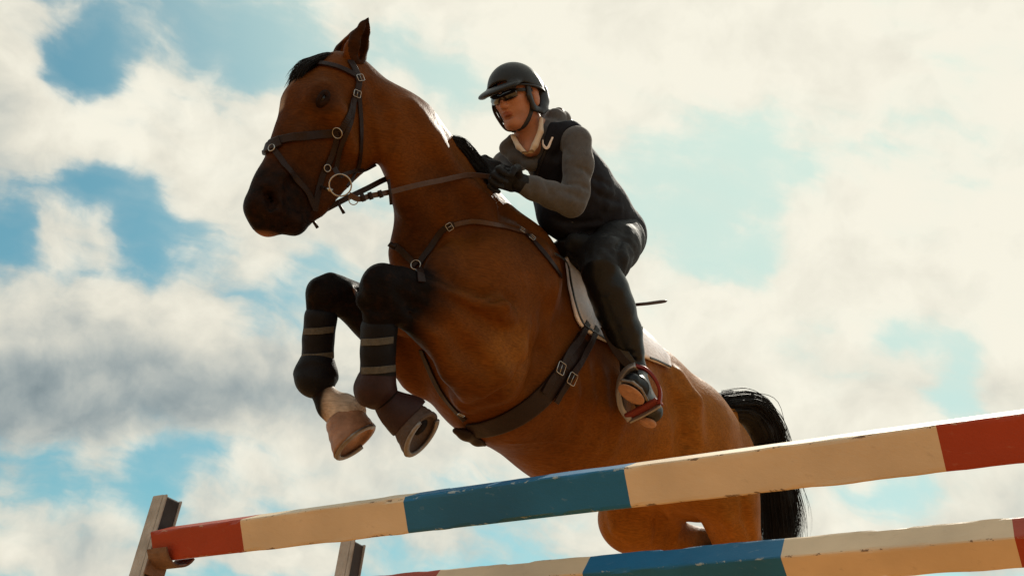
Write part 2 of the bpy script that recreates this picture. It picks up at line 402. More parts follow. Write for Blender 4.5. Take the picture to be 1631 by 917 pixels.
M['brown_shell'] = mat('brown rubber boot', (.028, .011, .010), .55, .20, var=(20, .25), bump=(150, .15))
M['strap_grey'] = mat('grey strap', (.080, .075, .065), .7, .3, var=(60, .25), bump=(300, .3))
M['pad'] = mat('white quilted cotton', (.86, .83, .86), .85, .2, var=(25, .05), bump=(90, .4))
M['vest'] = mat('black vest cloth', (.006, .007, .013), .8, .25, bump=(25, .5), var=(12, .2))
M['hoodie'] = mat('grey jersey', (.080, .081, .087), .9, .2, bump=(16, .8), var=(60, .12), sheen=.2)
M['shirt'] = mat('cream shirt', (.62, .52, .42), .85, .2)
M['breeches'] = mat('charcoal breeches', (.010, .012, .015), .75, .3, bump=(18, .9), var=(8, .3))
M['riding_boot'] = mat('tall black boot', (.004, .006, .0085), .34, .28, bump=(14, .5), var=(9, .25))
M['glove'] = mat('black glove', (.008, .008, .010), .6, .2, bump=(60, .5), var=(20, .2))
M['helmet'] = mat('matt black helmet', (.011, .011, .012), .42, .3, var=(30, .12), bump=(300, .1))
M['helmet_trim'] = mat('black helmet trim', (.012, .013, .018), .42, .4)
M['lens'] = mat('dark glasses', (.010, .009, .012), .08, .7, coat=.6)
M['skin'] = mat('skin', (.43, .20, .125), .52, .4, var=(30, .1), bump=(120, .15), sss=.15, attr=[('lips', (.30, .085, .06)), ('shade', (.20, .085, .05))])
M['sole'] = mat('tan sole', (.40, .21, .12), .7, .3, var=(40, .25), bump=(90, .3))
M['red_alu'] = mat('red anodised metal', (.17, .014, .011), .35, .5, metal=.35)
M['rubber_red'] = mat('red rubber tread', (.16, .022, .014), .7, .3)
M['post'] = mat('weathered timber', (.40, .37, .335), .75, .25, var=(14, .25), bump=(30, .5, (8, 8, 1)))
M['post_dark'] = mat('dark channel', (.035, .032, .034), .55, .4, var=(16, .3))
def sand():
    m = mat('sand', (.38, .20, .075), .95, .1, var=(3, .18), bump=(14, 1.0)); return m
M['sand'] = sand()
H_GRID = 0.008
TOPF = 0.145
_pv = nrm(P(-2040, 1153, 1.0)-CAM); POLE_ANG = -math.atan2(_pv[1], _pv[0])
def striped(name, base, chip=(.20, .13, .08), rough=.55):
    m = bpy.data.materials.new(name); m.use_nodes = True; nt = m.node_tree; N = nt.nodes; Lk = nt.links; b = N['Principled BSDF']
    tc = N.new('ShaderNodeTexCoord'); mp = N.new('ShaderNodeMapping'); Lk.new(tc.outputs['Object'], mp.inputs[0]); mp.inputs['Scale'].default_value = (1, 5, 5)
    n1 = N.new('ShaderNodeTexNoise'); n1.inputs['Scale'].default_value = 9; n1.inputs['Detail'].default_value = 8; n1.inputs['Roughness'].default_value = .7; Lk.new(mp.outputs[0], n1.inputs['Vector'])
    n2 = N.new('ShaderNodeTexNoise'); n2.inputs['Scale'].default_value = 3.5; n2.inputs['Detail'].default_value = 5; Lk.new(tc.outputs['Object'], n2.inputs['Vector'])
    at = N.new('ShaderNodeAttribute'); at.attribute_name = 'edge'
    ma = N.new('ShaderNodeMath'); ma.operation = 'MULTIPLY_ADD'; Lk.new(at.outputs['Fac'], ma.inputs[0]); ma.inputs[1].default_value = .17; Lk.new(n1.outputs[0], ma.inputs[2])
    mr = N.new('ShaderNodeMapRange'); Lk.new(ma.outputs[0], mr.inputs[0]); mr.inputs[1].default_value = .735; mr.inputs[2].default_value = .75
    mr2 = N.new('ShaderNodeMapRange'); Lk.new(n2.outputs[0], mr2.inputs[0]); mr2.inputs[1].default_value = .3; mr2.inputs[2].default_value = .75; mr2.inputs[3].default_value = 1.08; mr2.inputs[4].default_value = .72
    mp3 = N.new('ShaderNodeMapping'); Lk.new(tc.outputs['Object'], mp3.inputs[0]); mp3.inputs['Rotation'].default_value = (0, 0, POLE_ANG); mp3.inputs['Scale'].default_value = (3.5, 55, 55)
    n3 = N.new('ShaderNodeTexNoise'); n3.inputs['Scale'].default_value = 1.0; n3.inputs['Detail'].default_value = 6; n3.inputs['Roughness'].default_value = .62; Lk.new(mp3.outputs[0], n3.inputs['Vector'])
    m3 = N.new('ShaderNodeMapRange'); Lk.new(n3.outputs[0], m3.inputs[0]); m3.inputs[1].default_value = .62; m3.inputs[2].default_value = .80; m3.inputs[4].default_value = .34
    m4 = N.new('ShaderNodeMath'); m4.operation = 'MAXIMUM'; Lk.new(mr.outputs[0], m4.inputs[0]); Lk.new(m3.outputs[0], m4.inputs[1])
    rgb = N.new('ShaderNodeRGB'); rgb.outputs[0].default_value = (*base, 1)
    sc = N.new('ShaderNodeVectorMath'); sc.operation = 'SCALE'; Lk.new(rgb.outputs[0], sc.inputs[0]); Lk.new(mr2.outputs[0], sc.inputs['Scale'])
    mx = N.new('ShaderNodeMix'); mx.data_type = 'RGBA'; Lk.new(m4.outputs[0], mx.inputs[0]); Lk.new(sc.outputs[0], mx.inputs[6]); mx.inputs[7].default_value = (*chip, 1)
    Lk.new(mx.outputs[2], b.inputs['Base Color']); b.inputs['Roughness'].default_value = rough; b.inputs['Specular IOR Level'].default_value = .35
    bp = N.new('ShaderNodeBump'); bp.inputs['Strength'].default_value = .35; bp.inputs['Distance'].default_value = .004
    h = N.new('ShaderNodeMath'); h.operation = 'MULTIPLY_ADD'; Lk.new(mr.outputs[0], h.inputs[0]); h.inputs[1].default_value = -1.0; Lk.new(n1.outputs[0], h.inputs[2]); Lk.new(h.outputs[0], bp.inputs['Height']); Lk.new(bp.outputs[0], b.inputs['Normal'])
    return m
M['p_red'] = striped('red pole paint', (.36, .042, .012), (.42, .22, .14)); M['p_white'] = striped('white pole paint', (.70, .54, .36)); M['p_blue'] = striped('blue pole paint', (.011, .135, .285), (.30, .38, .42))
PV = nrm(P(-2040, 1153, 1.0)-CAM); PV[2] = 0; PV = nrm(PV)
# ---- ground
gv = [(-2500, -2500, 0), (2500, -2500, 0), (2500, 2500, 0), (-2500, 2500, 0)]
ground = pydata('sand_ground', gv, [[0, 1, 2, 3]], M['sand'], None, False); ground['kind'] = 'structure'
def s_at(p0, X, px):
    """distance along the line p0 + s X whose picture falls on column px"""
    lo, hi = 0.0, 6.0
    f = lambda s: W_PX/2 + F_PX*((p0+X*s-CAM)@crt)/((p0+X*s-CAM)@fwd) - px
    for _ in range(60):
        m = (lo+hi)/2
        if f(m) < 0: lo = m
        else: hi = m
    return lo
PX = -PV
def rail(name, label, px0, py0, d0, cols, names, w, roll, total):
    p0 = P(px0, py0, d0); s = [s_at(p0, PX, c) for c in [q+8 for q in cols]]; b = []; prev = 0
    for q, n in zip(s, names): b.append((q-prev, n)); prev = q
    seq = {'p_red': 'p_white', 'p_white': 'p_red'}
    while prev < total:
        n = {'p_red': 'p_white', 'p_blue': 'p_white'}.get(b[-1][1]) or ('p_blue' if b[-2][1] == 'p_red' else 'p_red')
        ln = min(.52, total-prev); b.append((ln, n)); prev += ln
    make_pole_sq(name, label, p0, w, b, roll); return p0
def make_pole_sq(name, label, p0, w, bands, roll):
    t = thing(name, label, 'jump pole', p0, 'striped jump poles')
    X = PX; Z = np.array([0, 0, 1.0]); Y = np.cross(Z, X)
    if Y[1] > 0: Y = -Y
    rng = np.random.default_rng(int(roll*1000)); NJ = 700; step = .018
    jit = rng.normal(0, .0011, (NJ, 4)); 
    for _ in range(2): jit = (jit+np.roll(jit, -1, 0)+np.roll(jit, 1, 0))/2.2
    chips = np.zeros((NJ, 4))
    for _ in range(60):
        i = rng.integers(0, NJ); k = rng.integers(0, 4); L_ = rng.integers(2, 9); chips[i:i+L_, k] += rng.uniform(.002, .006)
    s = 0.0
    for ln, colr in bands:
        n = max(2, int(ln/step)); ss = np.linspace(s, s+ln, n+1); Vv = []; E = []
        for q in ss:
            ji = jit[int(q/step) % NJ]; ch = chips[int(q/step) % NJ]
            for k in range(4):
                a0 = roll+math.pi/4+k*math.pi/2; r0 = w/2*math.sqrt(2)
                for da, rr, ed in ((-.13, .905, 0.), (-.035, .965, 1.), (.035, .965, 1.), (.13, .905, 0.)):
                    r = r0*rr*(1+0)+ji[k]*ed - ch[k]*ed
                    a = a0+da; Vv.append(p0+X*q+Y*r*math.cos(a)+Z*r*math.sin(a)); E.append(ed)
                # middle of the face
                a = a0+math.pi/4; Vv.append(p0+X*q+(Y*math.cos(a)+Z*math.sin(a))*(w/2*1.008)); E.append(0.)
        m = 20; Ff = []
        for i in range(n):
            for k8 in range(m): Ff.append([i*m+k8, i*m+(k8+1) % m, (i+1)*m+(k8+1) % m, (i+1)*m+k8])
        Ff.append(list(range(m))[::-1]); Ff.append([n*m+k8 for k8 in range(m)])
        o = pydata('paint_band', np.array(Vv), Ff, M[colr], t, False, {'edge': E}); fixn(o)
        o['label'] = {'p_red': 'red', 'p_white': 'white', 'p_blue': 'blue'}[colr]+' painted band of the pole'
        s += ln
    return t
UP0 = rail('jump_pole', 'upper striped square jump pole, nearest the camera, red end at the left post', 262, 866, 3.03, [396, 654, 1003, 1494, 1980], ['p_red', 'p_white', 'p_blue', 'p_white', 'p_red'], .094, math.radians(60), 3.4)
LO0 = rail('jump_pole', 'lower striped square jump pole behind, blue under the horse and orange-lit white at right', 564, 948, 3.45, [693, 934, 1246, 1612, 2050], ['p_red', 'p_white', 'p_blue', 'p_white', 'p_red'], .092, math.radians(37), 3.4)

def standard(loc, top_z, label, w=.10, lab_cup=True, flip=1, pole_end=None):
    loc = np.array([loc[0], loc[1], 0.0]); t = thing('jump_standard', label, 'jump standard', loc, 'upright posts holding the jump poles')
    X = PX*flip; Z = np.array([0, 0, 1.0]); Y = np.cross(Z, PX); Y = Y if Y[1] < 0 else -Y
    def bx(x0, x1, y0, y1, z0, z1, ch=.004):
        bm = bmesh.new(); vs = []
        for x in (x0, x1):
            for y in (y0, y1):
                for z in (z0, z1): vs.append(bm.verts.new(tuple(loc+X*x+Y*y+Z*z)))
        for f in ((0, 1, 3, 2), (4, 6, 7, 5), (0, 4, 5, 1), (2, 3, 7, 6), (0, 2, 6, 4), (1, 5, 7, 3)): bm.faces.new([vs[i] for i in f])
        bmesh.ops.recalc_face_normals(bm, faces=bm.faces); bmesh.ops.bevel(bm, geom=bm.edges[:], offset=ch, segments=2, affect='EDGES', profile=.6)
        me = bpy.data.meshes.new('m'); bm.to_mesh(me); bm.free(); return me
    h = w/2
    for nm, a, m in (('post', (-h, h*.45, -h, h, 0, top_z), 'post'),
                     ('post_flange', (h*.45+.001, h, h*.84, h, 0, top_z-.002), 'post'), ('post_flange', (h*.45+.001, h, -h, -h*.84, 0, top_z-.002), 'post'),
                     ('channel_strip', (h*.45+.001, h*.45+.012, -h*.835, h*.835, .05, top_z-.006), 'post_dark'),
                     ('foot_bar', (-h, h, -.45, -h-.002, 0, .09), 'post'), ('foot_bar', (-h, h, h+.002, .45, 0, .09), 'post')):
        me = bx(*a); me.name = nm; link(nm, me, M[m], t, False)
    if pole_end is not None:
        # cup: a bracket strap round the post and a curved shelf under the pole end
        c = pole_end; cz = c[2]
        me = bx(h+.009, h+.016, -h, h+.009, cz-.105, cz-.035, .002); me.name = 'cup_bracket'; link('cup_bracket', me, M['brown_metal'], t, False)
        arc = [loc+X*(h+.016)+Y*(.062*math.sin(a))+Z*(cz-.002-.070*math.cos(a)) for a in np.linspace(-1.1, 1.1, 12)]
        Vv = []; Ff = []
        for i, p in enumerate(arc):
            n_ = nrm(p-(loc+X*(h+.016)+Z*cz))
            for (dx, dn) in ((0, 0), (.085, 0), (.085, .006), (0, .006)): Vv.append(p+X*dx+n_*dn)
        for i in range(len(arc)-1):
            for q in range(4): Ff.append([i*4+q, i*4+(q+1) % 4, (i+1)*4+(q+1) % 4, (i+1)*4+q])
        Ff += [[0, 1, 2, 3], [len(arc)*4-4+q for q in (3, 2, 1, 0)]]
        fixn(pydata('pole_cup', np.array(Vv), Ff, M['brown_metal'], t, False))
    return t
M['brown_metal'] = mat('rusty painted metal', (.16, .085, .05), .6, .4, var=(25, .35), bump=(60, .3))
# post axis sits just left of the pole end
u0 = UP0 - PX*.048
standard(u0, UP0[2]+TOPF+.012, 'front left timber jump post with dark channel, holding the upper pole end', w=.068, pole_end=UP0)
l0 = LO0 - PX*.048
standard(l0, LO0[2]+.20, 'rear left timber jump post seen below the upper pole', w=.068, pole_end=None)
u1 = UP0 + PX*(3.4+.066); l1 = LO0 + PX*(3.4+.066)
# ------------------------------------------------------------------ the horse
HF = nrm(P(875, 380, 3.52)-P(1165, 640, 4.27)); HFh = nrm([HF[0], HF[1], 0]); HL = np.array([-HFh[1], HFh[0], 0.0]); HU = np.cross(HF, HL)
if HL @ (CAM-P(900, 500, 3.6)) < 0: HL = -HL; HU = np.cross(HF, HL)
if HU[2] < 0: HU = -HU
AX = np.array([HFh, HL, [0, 0, 1.0]])
# head frame: axis down the face, lateral side turned to the camera
hA = P(560, 120, 3.10); hB = P(428, 335, 2.92)
HH = nrm(hB-hA); _c = nrm(CAM-P(500, 220, 3.0)); HHL = nrm(HL*.55+_c*.75); HHL = nrm(HHL-HH*(HHL@HH)); HHN = nrm(np.cross(HH, HHL))
if HHN @ (P(440, 190, 3)-P(540, 220, 3)) < 0: HHN = -HHN

def horse_volume(h):
    corners = [P(380, 20, 2.7), P(600, 20, 3.3), P(1300, 600, 4.6), P(1300, 1150, 4.5), P(900, 1150, 4.2), P(450, 740, 2.9), P(600, 740, 2.7), P(1200, 560, 3.7), P(700, 740, 2.6)]
    q = np.array([AX @ c for c in corners])
    lo = q.min(0); hi = q.max(0); mid = (AX @ P(900, 560, 3.8))[1]
    lo[1] = min(lo[1], mid-.5); hi[1] = max(hi[1], mid+.5)
    v = Vol(lo-.04, hi+.04, h, AX)
    def c(x1, y1, d1, r1, x2, y2, d2, r2, k=.05, ax=None, s=1.0, mode='add'):
        v.cone(P(x1, y1, d1), P(x2, y2, d2), R(r1, d1), R(r2, d2), k, ax, s, mode)
    def e(x, y, d, r, axes, k=.05, mode='add'):
        v.ell(P(x, y, d), [R(q, d) for q in r], axes, k, mode)
    B = (HF, HL, HU)
    # trunk
    c(798, 545, 3.52, 160, 912, 622, 3.80, 152, .06, HL, .80)
    c(912, 622, 3.80, 152, 1000, 666, 4.02, 127, .06, HL, .84)
    c(1000, 666, 4.02, 125, 1066, 706, 4.15, 110, .05, HL, .95)
    c(1066, 706, 4.15, 110, 1110, 736, 4.25, 93, .05)
    # withers and back line
    c(838, 402, 3.50, 42, 992, 568, 3.98, 38, .08, HL, .8)
    c(752, 318, 3.36, 38, 840, 402, 3.50, 40, .09, HL, .7)
    # breast
    c(705, 470, 3.30, 76, 804, 594, 3.42, 108, .07, HL, .9)
    e(664, 470, 3.20, (46, 62, 74), B, .06)
    # neck
    c(590, 157, 3.16, 50, 648, 217, 3.20, 68, .05, HL, .62)
    c(648, 217, 3.20, 68, 706, 311, 3.30, 86, .06, HL, .62)
    c(706, 311, 3.30, 86, 762, 412, 3.42, 106, .08, HL, .62)
    c(685, 410, 3.27, 62, 720, 480, 3.30, 80, .06, HL, .8)
    c(640, 400, 3.2, 16, 668, 300, 3.2, 22, .06)
    return v, c, e, B

def build_horse(h=0.0085):
    v, c, e, B = horse_volume(h)
    # ---- near shoulder, upper arm, foreleg
    e(812, 446, 3.24, (92, 46, 104), B, .06)
    e(850, 440, 3.30, (50, 40, 66), B, .06)
    c(720, 440, 3.12, 58, 800, 520, 3.2, 82, .05, HL, .62)
    c(765, 560, 3.12, 80, 690, 495, 3.03, 58, .035, HL, .72)
    c(690, 495, 3.03, 56, 618, 458, 2.94, 37, .03, HL, .85)
    c(640, 436, 2.95, 12, 775, 492, 3.06, 16, .02)
    c(780, 600, 3.16, 50, 748, 628, 3.18, 30, .05)
    # knee and cannon, pastern
    e(606, 453, 2.92, (32, 28, 35), B, .02)
    e(592, 446, 2.91, (11, 12, 14), B, .012); e(612, 433, 2.92, (13, 12, 11), B, .012); e(626, 452, 2.90, (9, 9, 14), B, .015)
    c(606, 470, 2.92, 32, 602, 560, 2.93, 20, .03)
    c(602, 560, 2.93, 20, 600, 612, 2.94, 24, .02)
    e(600, 616, 2.94, (29, 26, 29), B, .02)
    c(604, 626, 2.94, 22, 636, 656, 2.95, 22, .02)
    c(636, 656, 2.95, 22, 655, 668, 2.95, 27, .02)
    # ---- far foreleg
    c(675, 580, 3.42, 52, 600, 505, 3.28, 42, .04, HL, .8)
    c(600, 505, 3.28, 42, 538, 466, 3.18, 28, .03)
    c(662, 600, 3.40, 20, 672, 612, 3.40, 16, .03)
    e(524, 467, 3.16, (29, 26, 30), B, .02)
    e(505, 456, 3.15, (11, 11, 12), B, .012); e(528, 445, 3.16, (14, 12, 11), B, .012)
    c(512, 470, 3.16, 25, 508, 545, 3.16, 18, .03)
    c(508, 545, 3.16, 18, 503, 595, 3.15, 20, .02)
    e(503, 602, 3.15, (25, 23, 25), B, .02)
    c(508, 615, 3.14, 18, 528, 646, 3.12, 22, .02)
    c(528, 646, 3.12, 22, 550, 662, 3.11, 31, .02)
    c(552, 640, 3.13, 14, 566, 652, 3.12, 16, .02)
    # ---- hindquarters: near side
    e(1108, 712, 4.06, (70, 46, 80), B, .05)
    c(1113, 711, 4.02, 75, 1158, 790, 4.0, 54, .05, HL, .7)
    c(1118, 780, 3.95, 40, 1090, 742, 3.90, 40, .06)
    c(1156, 790, 4.0, 54, 1176, 870, 4.06, 36, .04)
    c(1176, 870, 4.06, 36, 1196, 925, 4.12, 27, .03)
    c(1196, 925, 4.12, 26, 1200, 1000, 4.14, 20, .02)
    e(1200, 1010, 4.14, (24, 22, 24), B, .02)
    c(1200, 1010, 4.14, 18, 1222, 1050, 4.18, 18, .02)
    # far side
    c(1060, 720, 4.30, 92, 1020, 800, 4.22, 66, .05, HL, .75)
    c(1020, 800, 4.22, 66, 1004, 826, 4.18, 52, .04)
    c(1010, 832, 4.2, 48, 1080, 862, 4.30, 32, .03)
    c(1080, 862, 4.3, 30, 1132, 856, 4.36, 15, .02)
    c(1080, 872, 4.3, 28, 1118, 905, 4.36, 23, .03)
    c(1118, 905, 4.36, 22, 1104, 985, 4.34, 18, .02)
    e(1102, 995, 4.34, (22, 20, 22), B, .02)
    c(1102, 995, 4.34, 17, 1120, 1032, 4.38, 17, .02)
    # dock
    c(1130, 672, 4.26, 38, 1158, 662, 4.33, 17, .04)
    # sheath
    e(940, 752, 3.74, (36, 22, 20), B, .05)
    # ---- surface anatomy: creases and muscle edges
    e(800, 497, 3.05, (28, 18, 20), B, .03)                             # elbow fold
    def on(x, y, off):
        d = nrm(P(x, y, 1.0)-CAM); t = v.hit(CAM, d, 2.5, 5.0)
        return P(x, y, 3.2) if t is None else CAM+d*(t+off)
    def ridge(pts, rpx, off, k, mode='add'):
        q = [on(x, y, off) for x, y in pts]; r = R(rpx, 3.1); q = [(p, r if 0 < i < len(q)-1 else r*.45) for i, p in enumerate(q)]
        v.chain(q, k, mode=mode)
    def crease(pts, rpx, off, k): ridge(pts, rpx, -(R(rpx, 3.1)-1.8*off), k, 'cut')
    # forearm stands clear of the shoulder; folds of skin where they meet
    crease([(700, 436), (738, 458), (775, 474), (815, 478)], 10, .004, .03)
    ridge([(645, 444), (690, 462), (735, 478), (785, 492)], 10, .008, .03)
    ridge([(688, 452), (724, 470), (752, 482)], 4, .001, .012); crease([(700, 470), (735, 486), (760, 500)], 5, .002, .016)
    ridge([(765, 478), (790, 476), (806, 488), (800, 506)], 7, .003, .015); crease([(770, 498), (785, 500), (795, 515)], 5, .0, .015)
    crease([(700, 505), (745, 560), (790, 600)], 12, .004, .05)
    ridge([(690, 530), (720, 590), (750, 640)], 12, .012, .05)
    crease([(852, 520), (846, 565), (822, 606), (788, 636), (744, 652)], 11, .004, .035)
    ridge([(838, 520), (826, 560), (800, 596), (770, 625)], 9, .004, .04)
    crease([(700, 340), (688, 380), (668, 430)], 12, .004, .05)
    ridge([(655, 170), (690, 230), (740, 300), (775, 360)], 14, .014, .05)
    ridge([(625, 240), (650, 310), (672, 380)], 16, .014, .06)
    ridge([(868, 400), (876, 460), (868, 520)], 10, .006, .05)
    for yy, x0 in ((628, 905), (640, 930), (652, 955), (660, 980)): ridge([(x0, yy-60), (x0+4, yy), (x0-10, yy+60)], 8, .010, .05)       # faint ribs
    crease([(1062, 602), (1082, 640), (1092, 700), (1082, 760)], 12, .003, .05); ridge([(1080, 596), (1104, 640), (1112, 700)], 12, .010, .05)
    crease([(886, 440), (880, 500), (866, 560), (850, 610)], 12, .005, .05)
    ridge([(592, 430), (584, 446), (586, 468)], 5, .005, .012); crease([(578, 486), (598, 495), (620, 490)], 6, .003, .015); crease([(600, 436), (604, 456), (602, 478)], 5, .002, .015); crease([(492, 484), (508, 491), (526, 486)], 6, .003, .015); ridge([(514, 440), (501, 452), (495, 468)], 5, .005, .012)
    ridge([(560, 455), (575, 480), (590, 505)], 6, .005, .02); ridge([(650, 470), (640, 500), (646, 520)], 8, .005, .03); crease([(636, 466), (660, 490), (700, 520)], 7, .004, .03)
    ridge([(972, 812), (982, 840), (1008, 862)], 9, .008, .03); crease([(1030, 800), (1052, 828), (1046, 862)], 9, .004, .03); ridge([(1060, 806), (1078, 836), (1074, 862)], 8, .008, .03)
    ridge([(1146, 790), (1158, 825), (1168, 862)], 9, .008, .03); crease([(1182, 790), (1188, 825), (1198, 860)], 7, .004, .025)
    ridge([(762, 308), (772, 330), (780, 352)], 14, .003, .05)
    # veins
    for pts in ([(775, 560), (790, 590), (785, 625)], [(735, 520), (760, 545), (770, 575)], [(900, 700), (915, 690), (950, 694)], [(1090, 640), (1096, 680), (1084, 715)], [(545, 225), (528, 240), (520, 262)], [(575, 225), (585, 240), (580, 258)], [(560, 480), (545, 500), (548, 505)]):
        ridge(pts, 2.4, -.0006, .007)
    for pts in ([(760, 700), (820, 705), (880, 700), (940, 712)], [(700, 560), (716, 585), (722, 615)], [(640, 490), (668, 500), (690, 520)], [(660, 250), (690, 300), (705, 345)], [(1010, 700), (1030, 720), (1030, 745)], [(830, 430), (838, 460), (828, 490)]):
        ridge(pts, 2.2, -.0005, .008)
    # ---- head
    HA = (HH, HHL, HHN)
    def hd(x1, y1, d1, r1, x2, y2, d2, r2, k=.03, s=.7, mode='add'):
        v.cone(P(x1, y1, d1), P(x2, y2, d2), R(r1, d1), R(r2, d2), k, HHL, s, mode)
    hd(542, 150, 3.10, 56, 520, 172, 3.07, 60, .03, .68)
    hd(504, 182, 3.07, 60, 486, 232, 3.02, 50, .03, .66)
    hd(486, 232, 3.02, 50, 446, 300, 2.96, 42, .03, .64)
    hd(446, 300, 2.96, 42, 426, 330, 2.93, 38, .02, .78)
    hd(428, 338, 2.93, 34, 427, 352, 2.93, 26, .02, .95)                # upper lip
    hd(448, 350, 2.94, 22, 466, 352, 2.95, 23, .015, .85)               # lower lip and chin
    hd(552, 202, 3.075, 56, 550, 216, 3.07, 55, .02, .46)                # jowl
    hd(560, 232, 3.09, 42, 500, 322, 3.0, 24, .03, .55)                 # lower jaw
    hd(500, 322, 3.0, 22, 468, 350, 2.96, 22, .02, .7)
    hd(540, 118, 3.14, 36, 562, 124, 3.16, 34, .03, .9)                 # poll
    # orbit, facial crest, nostril, mouth, eye hollow
    e(513, 157, 2.980, (26, 8, 20), (HH, HHL, HHN), .06)
    ridge([(500, 190), (484, 214), (470, 240)], 8, .006, .03)
    c(540, 180, 2.99, 12, 560, 238, 3.02, 12, .05)
    c(512, 158, 2.915, 9, 518, 158, 2.917, 10, .02, mode='cut')
    c(500, 260, 2.92, 9, 478, 300, 2.89, 9, .05, mode='cut')
    c(504, 200, 2.93, 8, 510, 230, 2.93, 12, .05, mode='cut')
    ridge([(416, 296), (428, 296), (440, 306), (444, 322), (438, 336), (428, 342)], 5, .006, .018)
    crease([(423, 308), (430, 314), (434, 324), (431, 334)], 8, .0105, .006); crease([(423, 308), (430, 318), (432, 330)], 5, .012, .004)
    crease([(452, 374), (457, 360), (466, 346), (480, 334), (492, 326)], 3.2, .004, .007); ridge([(462, 366), (472, 352), (484, 342)], 6, .006, .02)
    crease([(404, 330), (410, 348), (424, 360)], 4, .002, .02); ridge([(470, 250), (455, 280), (440, 296)], 5, .008, .025); crease([(480, 262), (468, 292), (460, 316)], 7, .003, .03)
    ridge([(505, 262), (490, 300), (478, 322)], 3, .002, .012)
    crease([(590, 132), (606, 158), (617, 186), (618, 222), (610, 254)], 11, .004, .022)            # behind the jowl
    V, F = v.mesh(2)
    # coat markings, with light and shade painted into the colour -------------------------------------------------
    def seg(a, b):
        a = np.asarray(a); b = np.asarray(b); ab = b-a
        t = np.clip(((V-a)@ab)/(ab@ab), 0, 1); return np.linalg.norm(V-a-t[:, None]*ab, axis=1), t
    def S(x): return np.clip(x, 0, 1)
    dark = np.zeros(len(V)); white = np.zeros(len(V)); mealy_lit = np.zeros(len(V)); pink = np.zeros(len(V))
    for pts, rad in (([(640, 462, 2.97), (606, 452, 2.92), (602, 540, 2.93), (600, 616, 2.94), (660, 672, 2.95)], .19), ([(585, 500, 3.25), (524, 466, 3.16), (508, 540, 3.16), (503, 602, 3.15), (524, 640, 3.12)], .17),
                     ([(1186, 905, 4.08), (1200, 1000, 4.14), (1222, 1050, 4.18)], .2), ([(1118, 895, 4.36), (1102, 995, 4.34), (1120, 1032, 4.38)], .2)):
        dd = np.full(len(V), 9.0)
        for p0, p1 in zip(pts, pts[1:]): dd = np.minimum(dd, seg(P(*p0), P(*p1))[0])
        dark = np.maximum(dark, S((rad-dd)/.09))
    # muzzle darkens
    mz = np.linalg.norm((V-P(430, 335, 2.93)), axis=1); dark = np.maximum(dark, .93*S((.25-mz)/.13))
    ey = np.linalg.norm((V-P(514, 158, 2.95)), axis=1); dark = np.maximum(dark, .66*S((.105-ey)/.075))
    jw, _ = seg(P(500, 330, 3.0), P(560, 265, 3.06)); dark = np.maximum(dark, .35*S((.10-jw)/.08))
    # pink lips, paler inner thigh and elbow; lit flank, belly and rump painted in
    lp = np.linalg.norm((V-P(424, 374, 2.93)), axis=1); pink = S((.045-lp)/.03)
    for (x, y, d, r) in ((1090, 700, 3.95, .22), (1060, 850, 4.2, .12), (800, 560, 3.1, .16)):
        mealy_lit = np.maximum(mealy_lit, .30*S((r-np.linalg.norm(V-P(x, y, d), axis=1))/r*2))
    bk = S(((V-P(860, 560, 3.55))@(-HF))/.75)*S(((P(900, 470, 3.7)-V)@np.array([0, 0, 1.0])+.35)/.35); mealy_lit = np.maximum(mealy_lit, .56*bk)  # warm light on belly and rump, painted into the coat
    # pale far pastern, star on the forehead
    pa, t = seg(P(556, 640, 3.10), P(556, 678, 3.08)); white = np.maximum(white, .75*S((.095-pa)/.03))
    hdz, th = seg(P(545, 130, 3.1), P(430, 330, 2.93)); dark = np.maximum(dark, .58*S((.20-hdz)/.05)*S(.35+th))  # shade over the head, painted into the coat
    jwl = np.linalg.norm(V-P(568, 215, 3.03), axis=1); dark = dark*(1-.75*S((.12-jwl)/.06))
    ck, tk = seg(P(640, 360, 3.1), P(665, 440, 3.05)); dark = np.maximum(dark, .6*S((.18-ck)/.12))  # chest shade, painted likewise
    sh, ts = seg(P(700, 300, 3.2), P(850, 420, 3.3)); dark = np.maximum(dark, .40*S((.18-sh)/.12))  # shade on neck base and shoulder, painted likewise
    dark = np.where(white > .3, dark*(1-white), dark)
    bl, _ = seg(P(474, 138, 3.03), P(452, 172, 3.01)); off = np.abs((V-P(462, 155, 3.02))@HHL); 
    white = np.maximum(white, .42*S((.030-bl)/.015))
    return V, F, dict(dark=dark, white=white, mealy_lit=mealy_lit, pink=pink)

horse = thing('horse', 'bay horse with black legs jumping over the striped poles, seen from below', 'horse', P(900, 600, 3.8))
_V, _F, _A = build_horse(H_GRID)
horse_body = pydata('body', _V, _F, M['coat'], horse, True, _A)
from mathutils.bvhtree import BVHTree
HBV = BVHTree.FromPolygons([Vector(v) for v in _V.tolist()], _F.tolist())
def onhorse(x, y, lift=.004, dflt=3.2, bvh=None):
    """where the line of sight through photo pixel (x, y) meets the horse: position and outward normal"""
    d = nrm(P(x, y, 1.0)-CAM); hit = (bvh or HBV).ray_cast(Vector(CAM), Vector(d))
    if hit[0] is None:                      # past the outline: wrap round to the nearest surface
        q = P(x, y, dflt); h2 = (bvh or HBV).find_nearest(Vector(q)); n2 = nrm(q-np.array(h2[0])); return np.array(h2[0])+n2*lift, n2
    n = np.array(hit[1]); n = n if n@d < 0 else -n
    return np.array(hit[0])+n*lift, n
def near_surf(p, lift=.004):
    h = HBV.find_nearest(Vector(p)); n = np.array(h[1]); return np.array(h[0])+n*lift, n
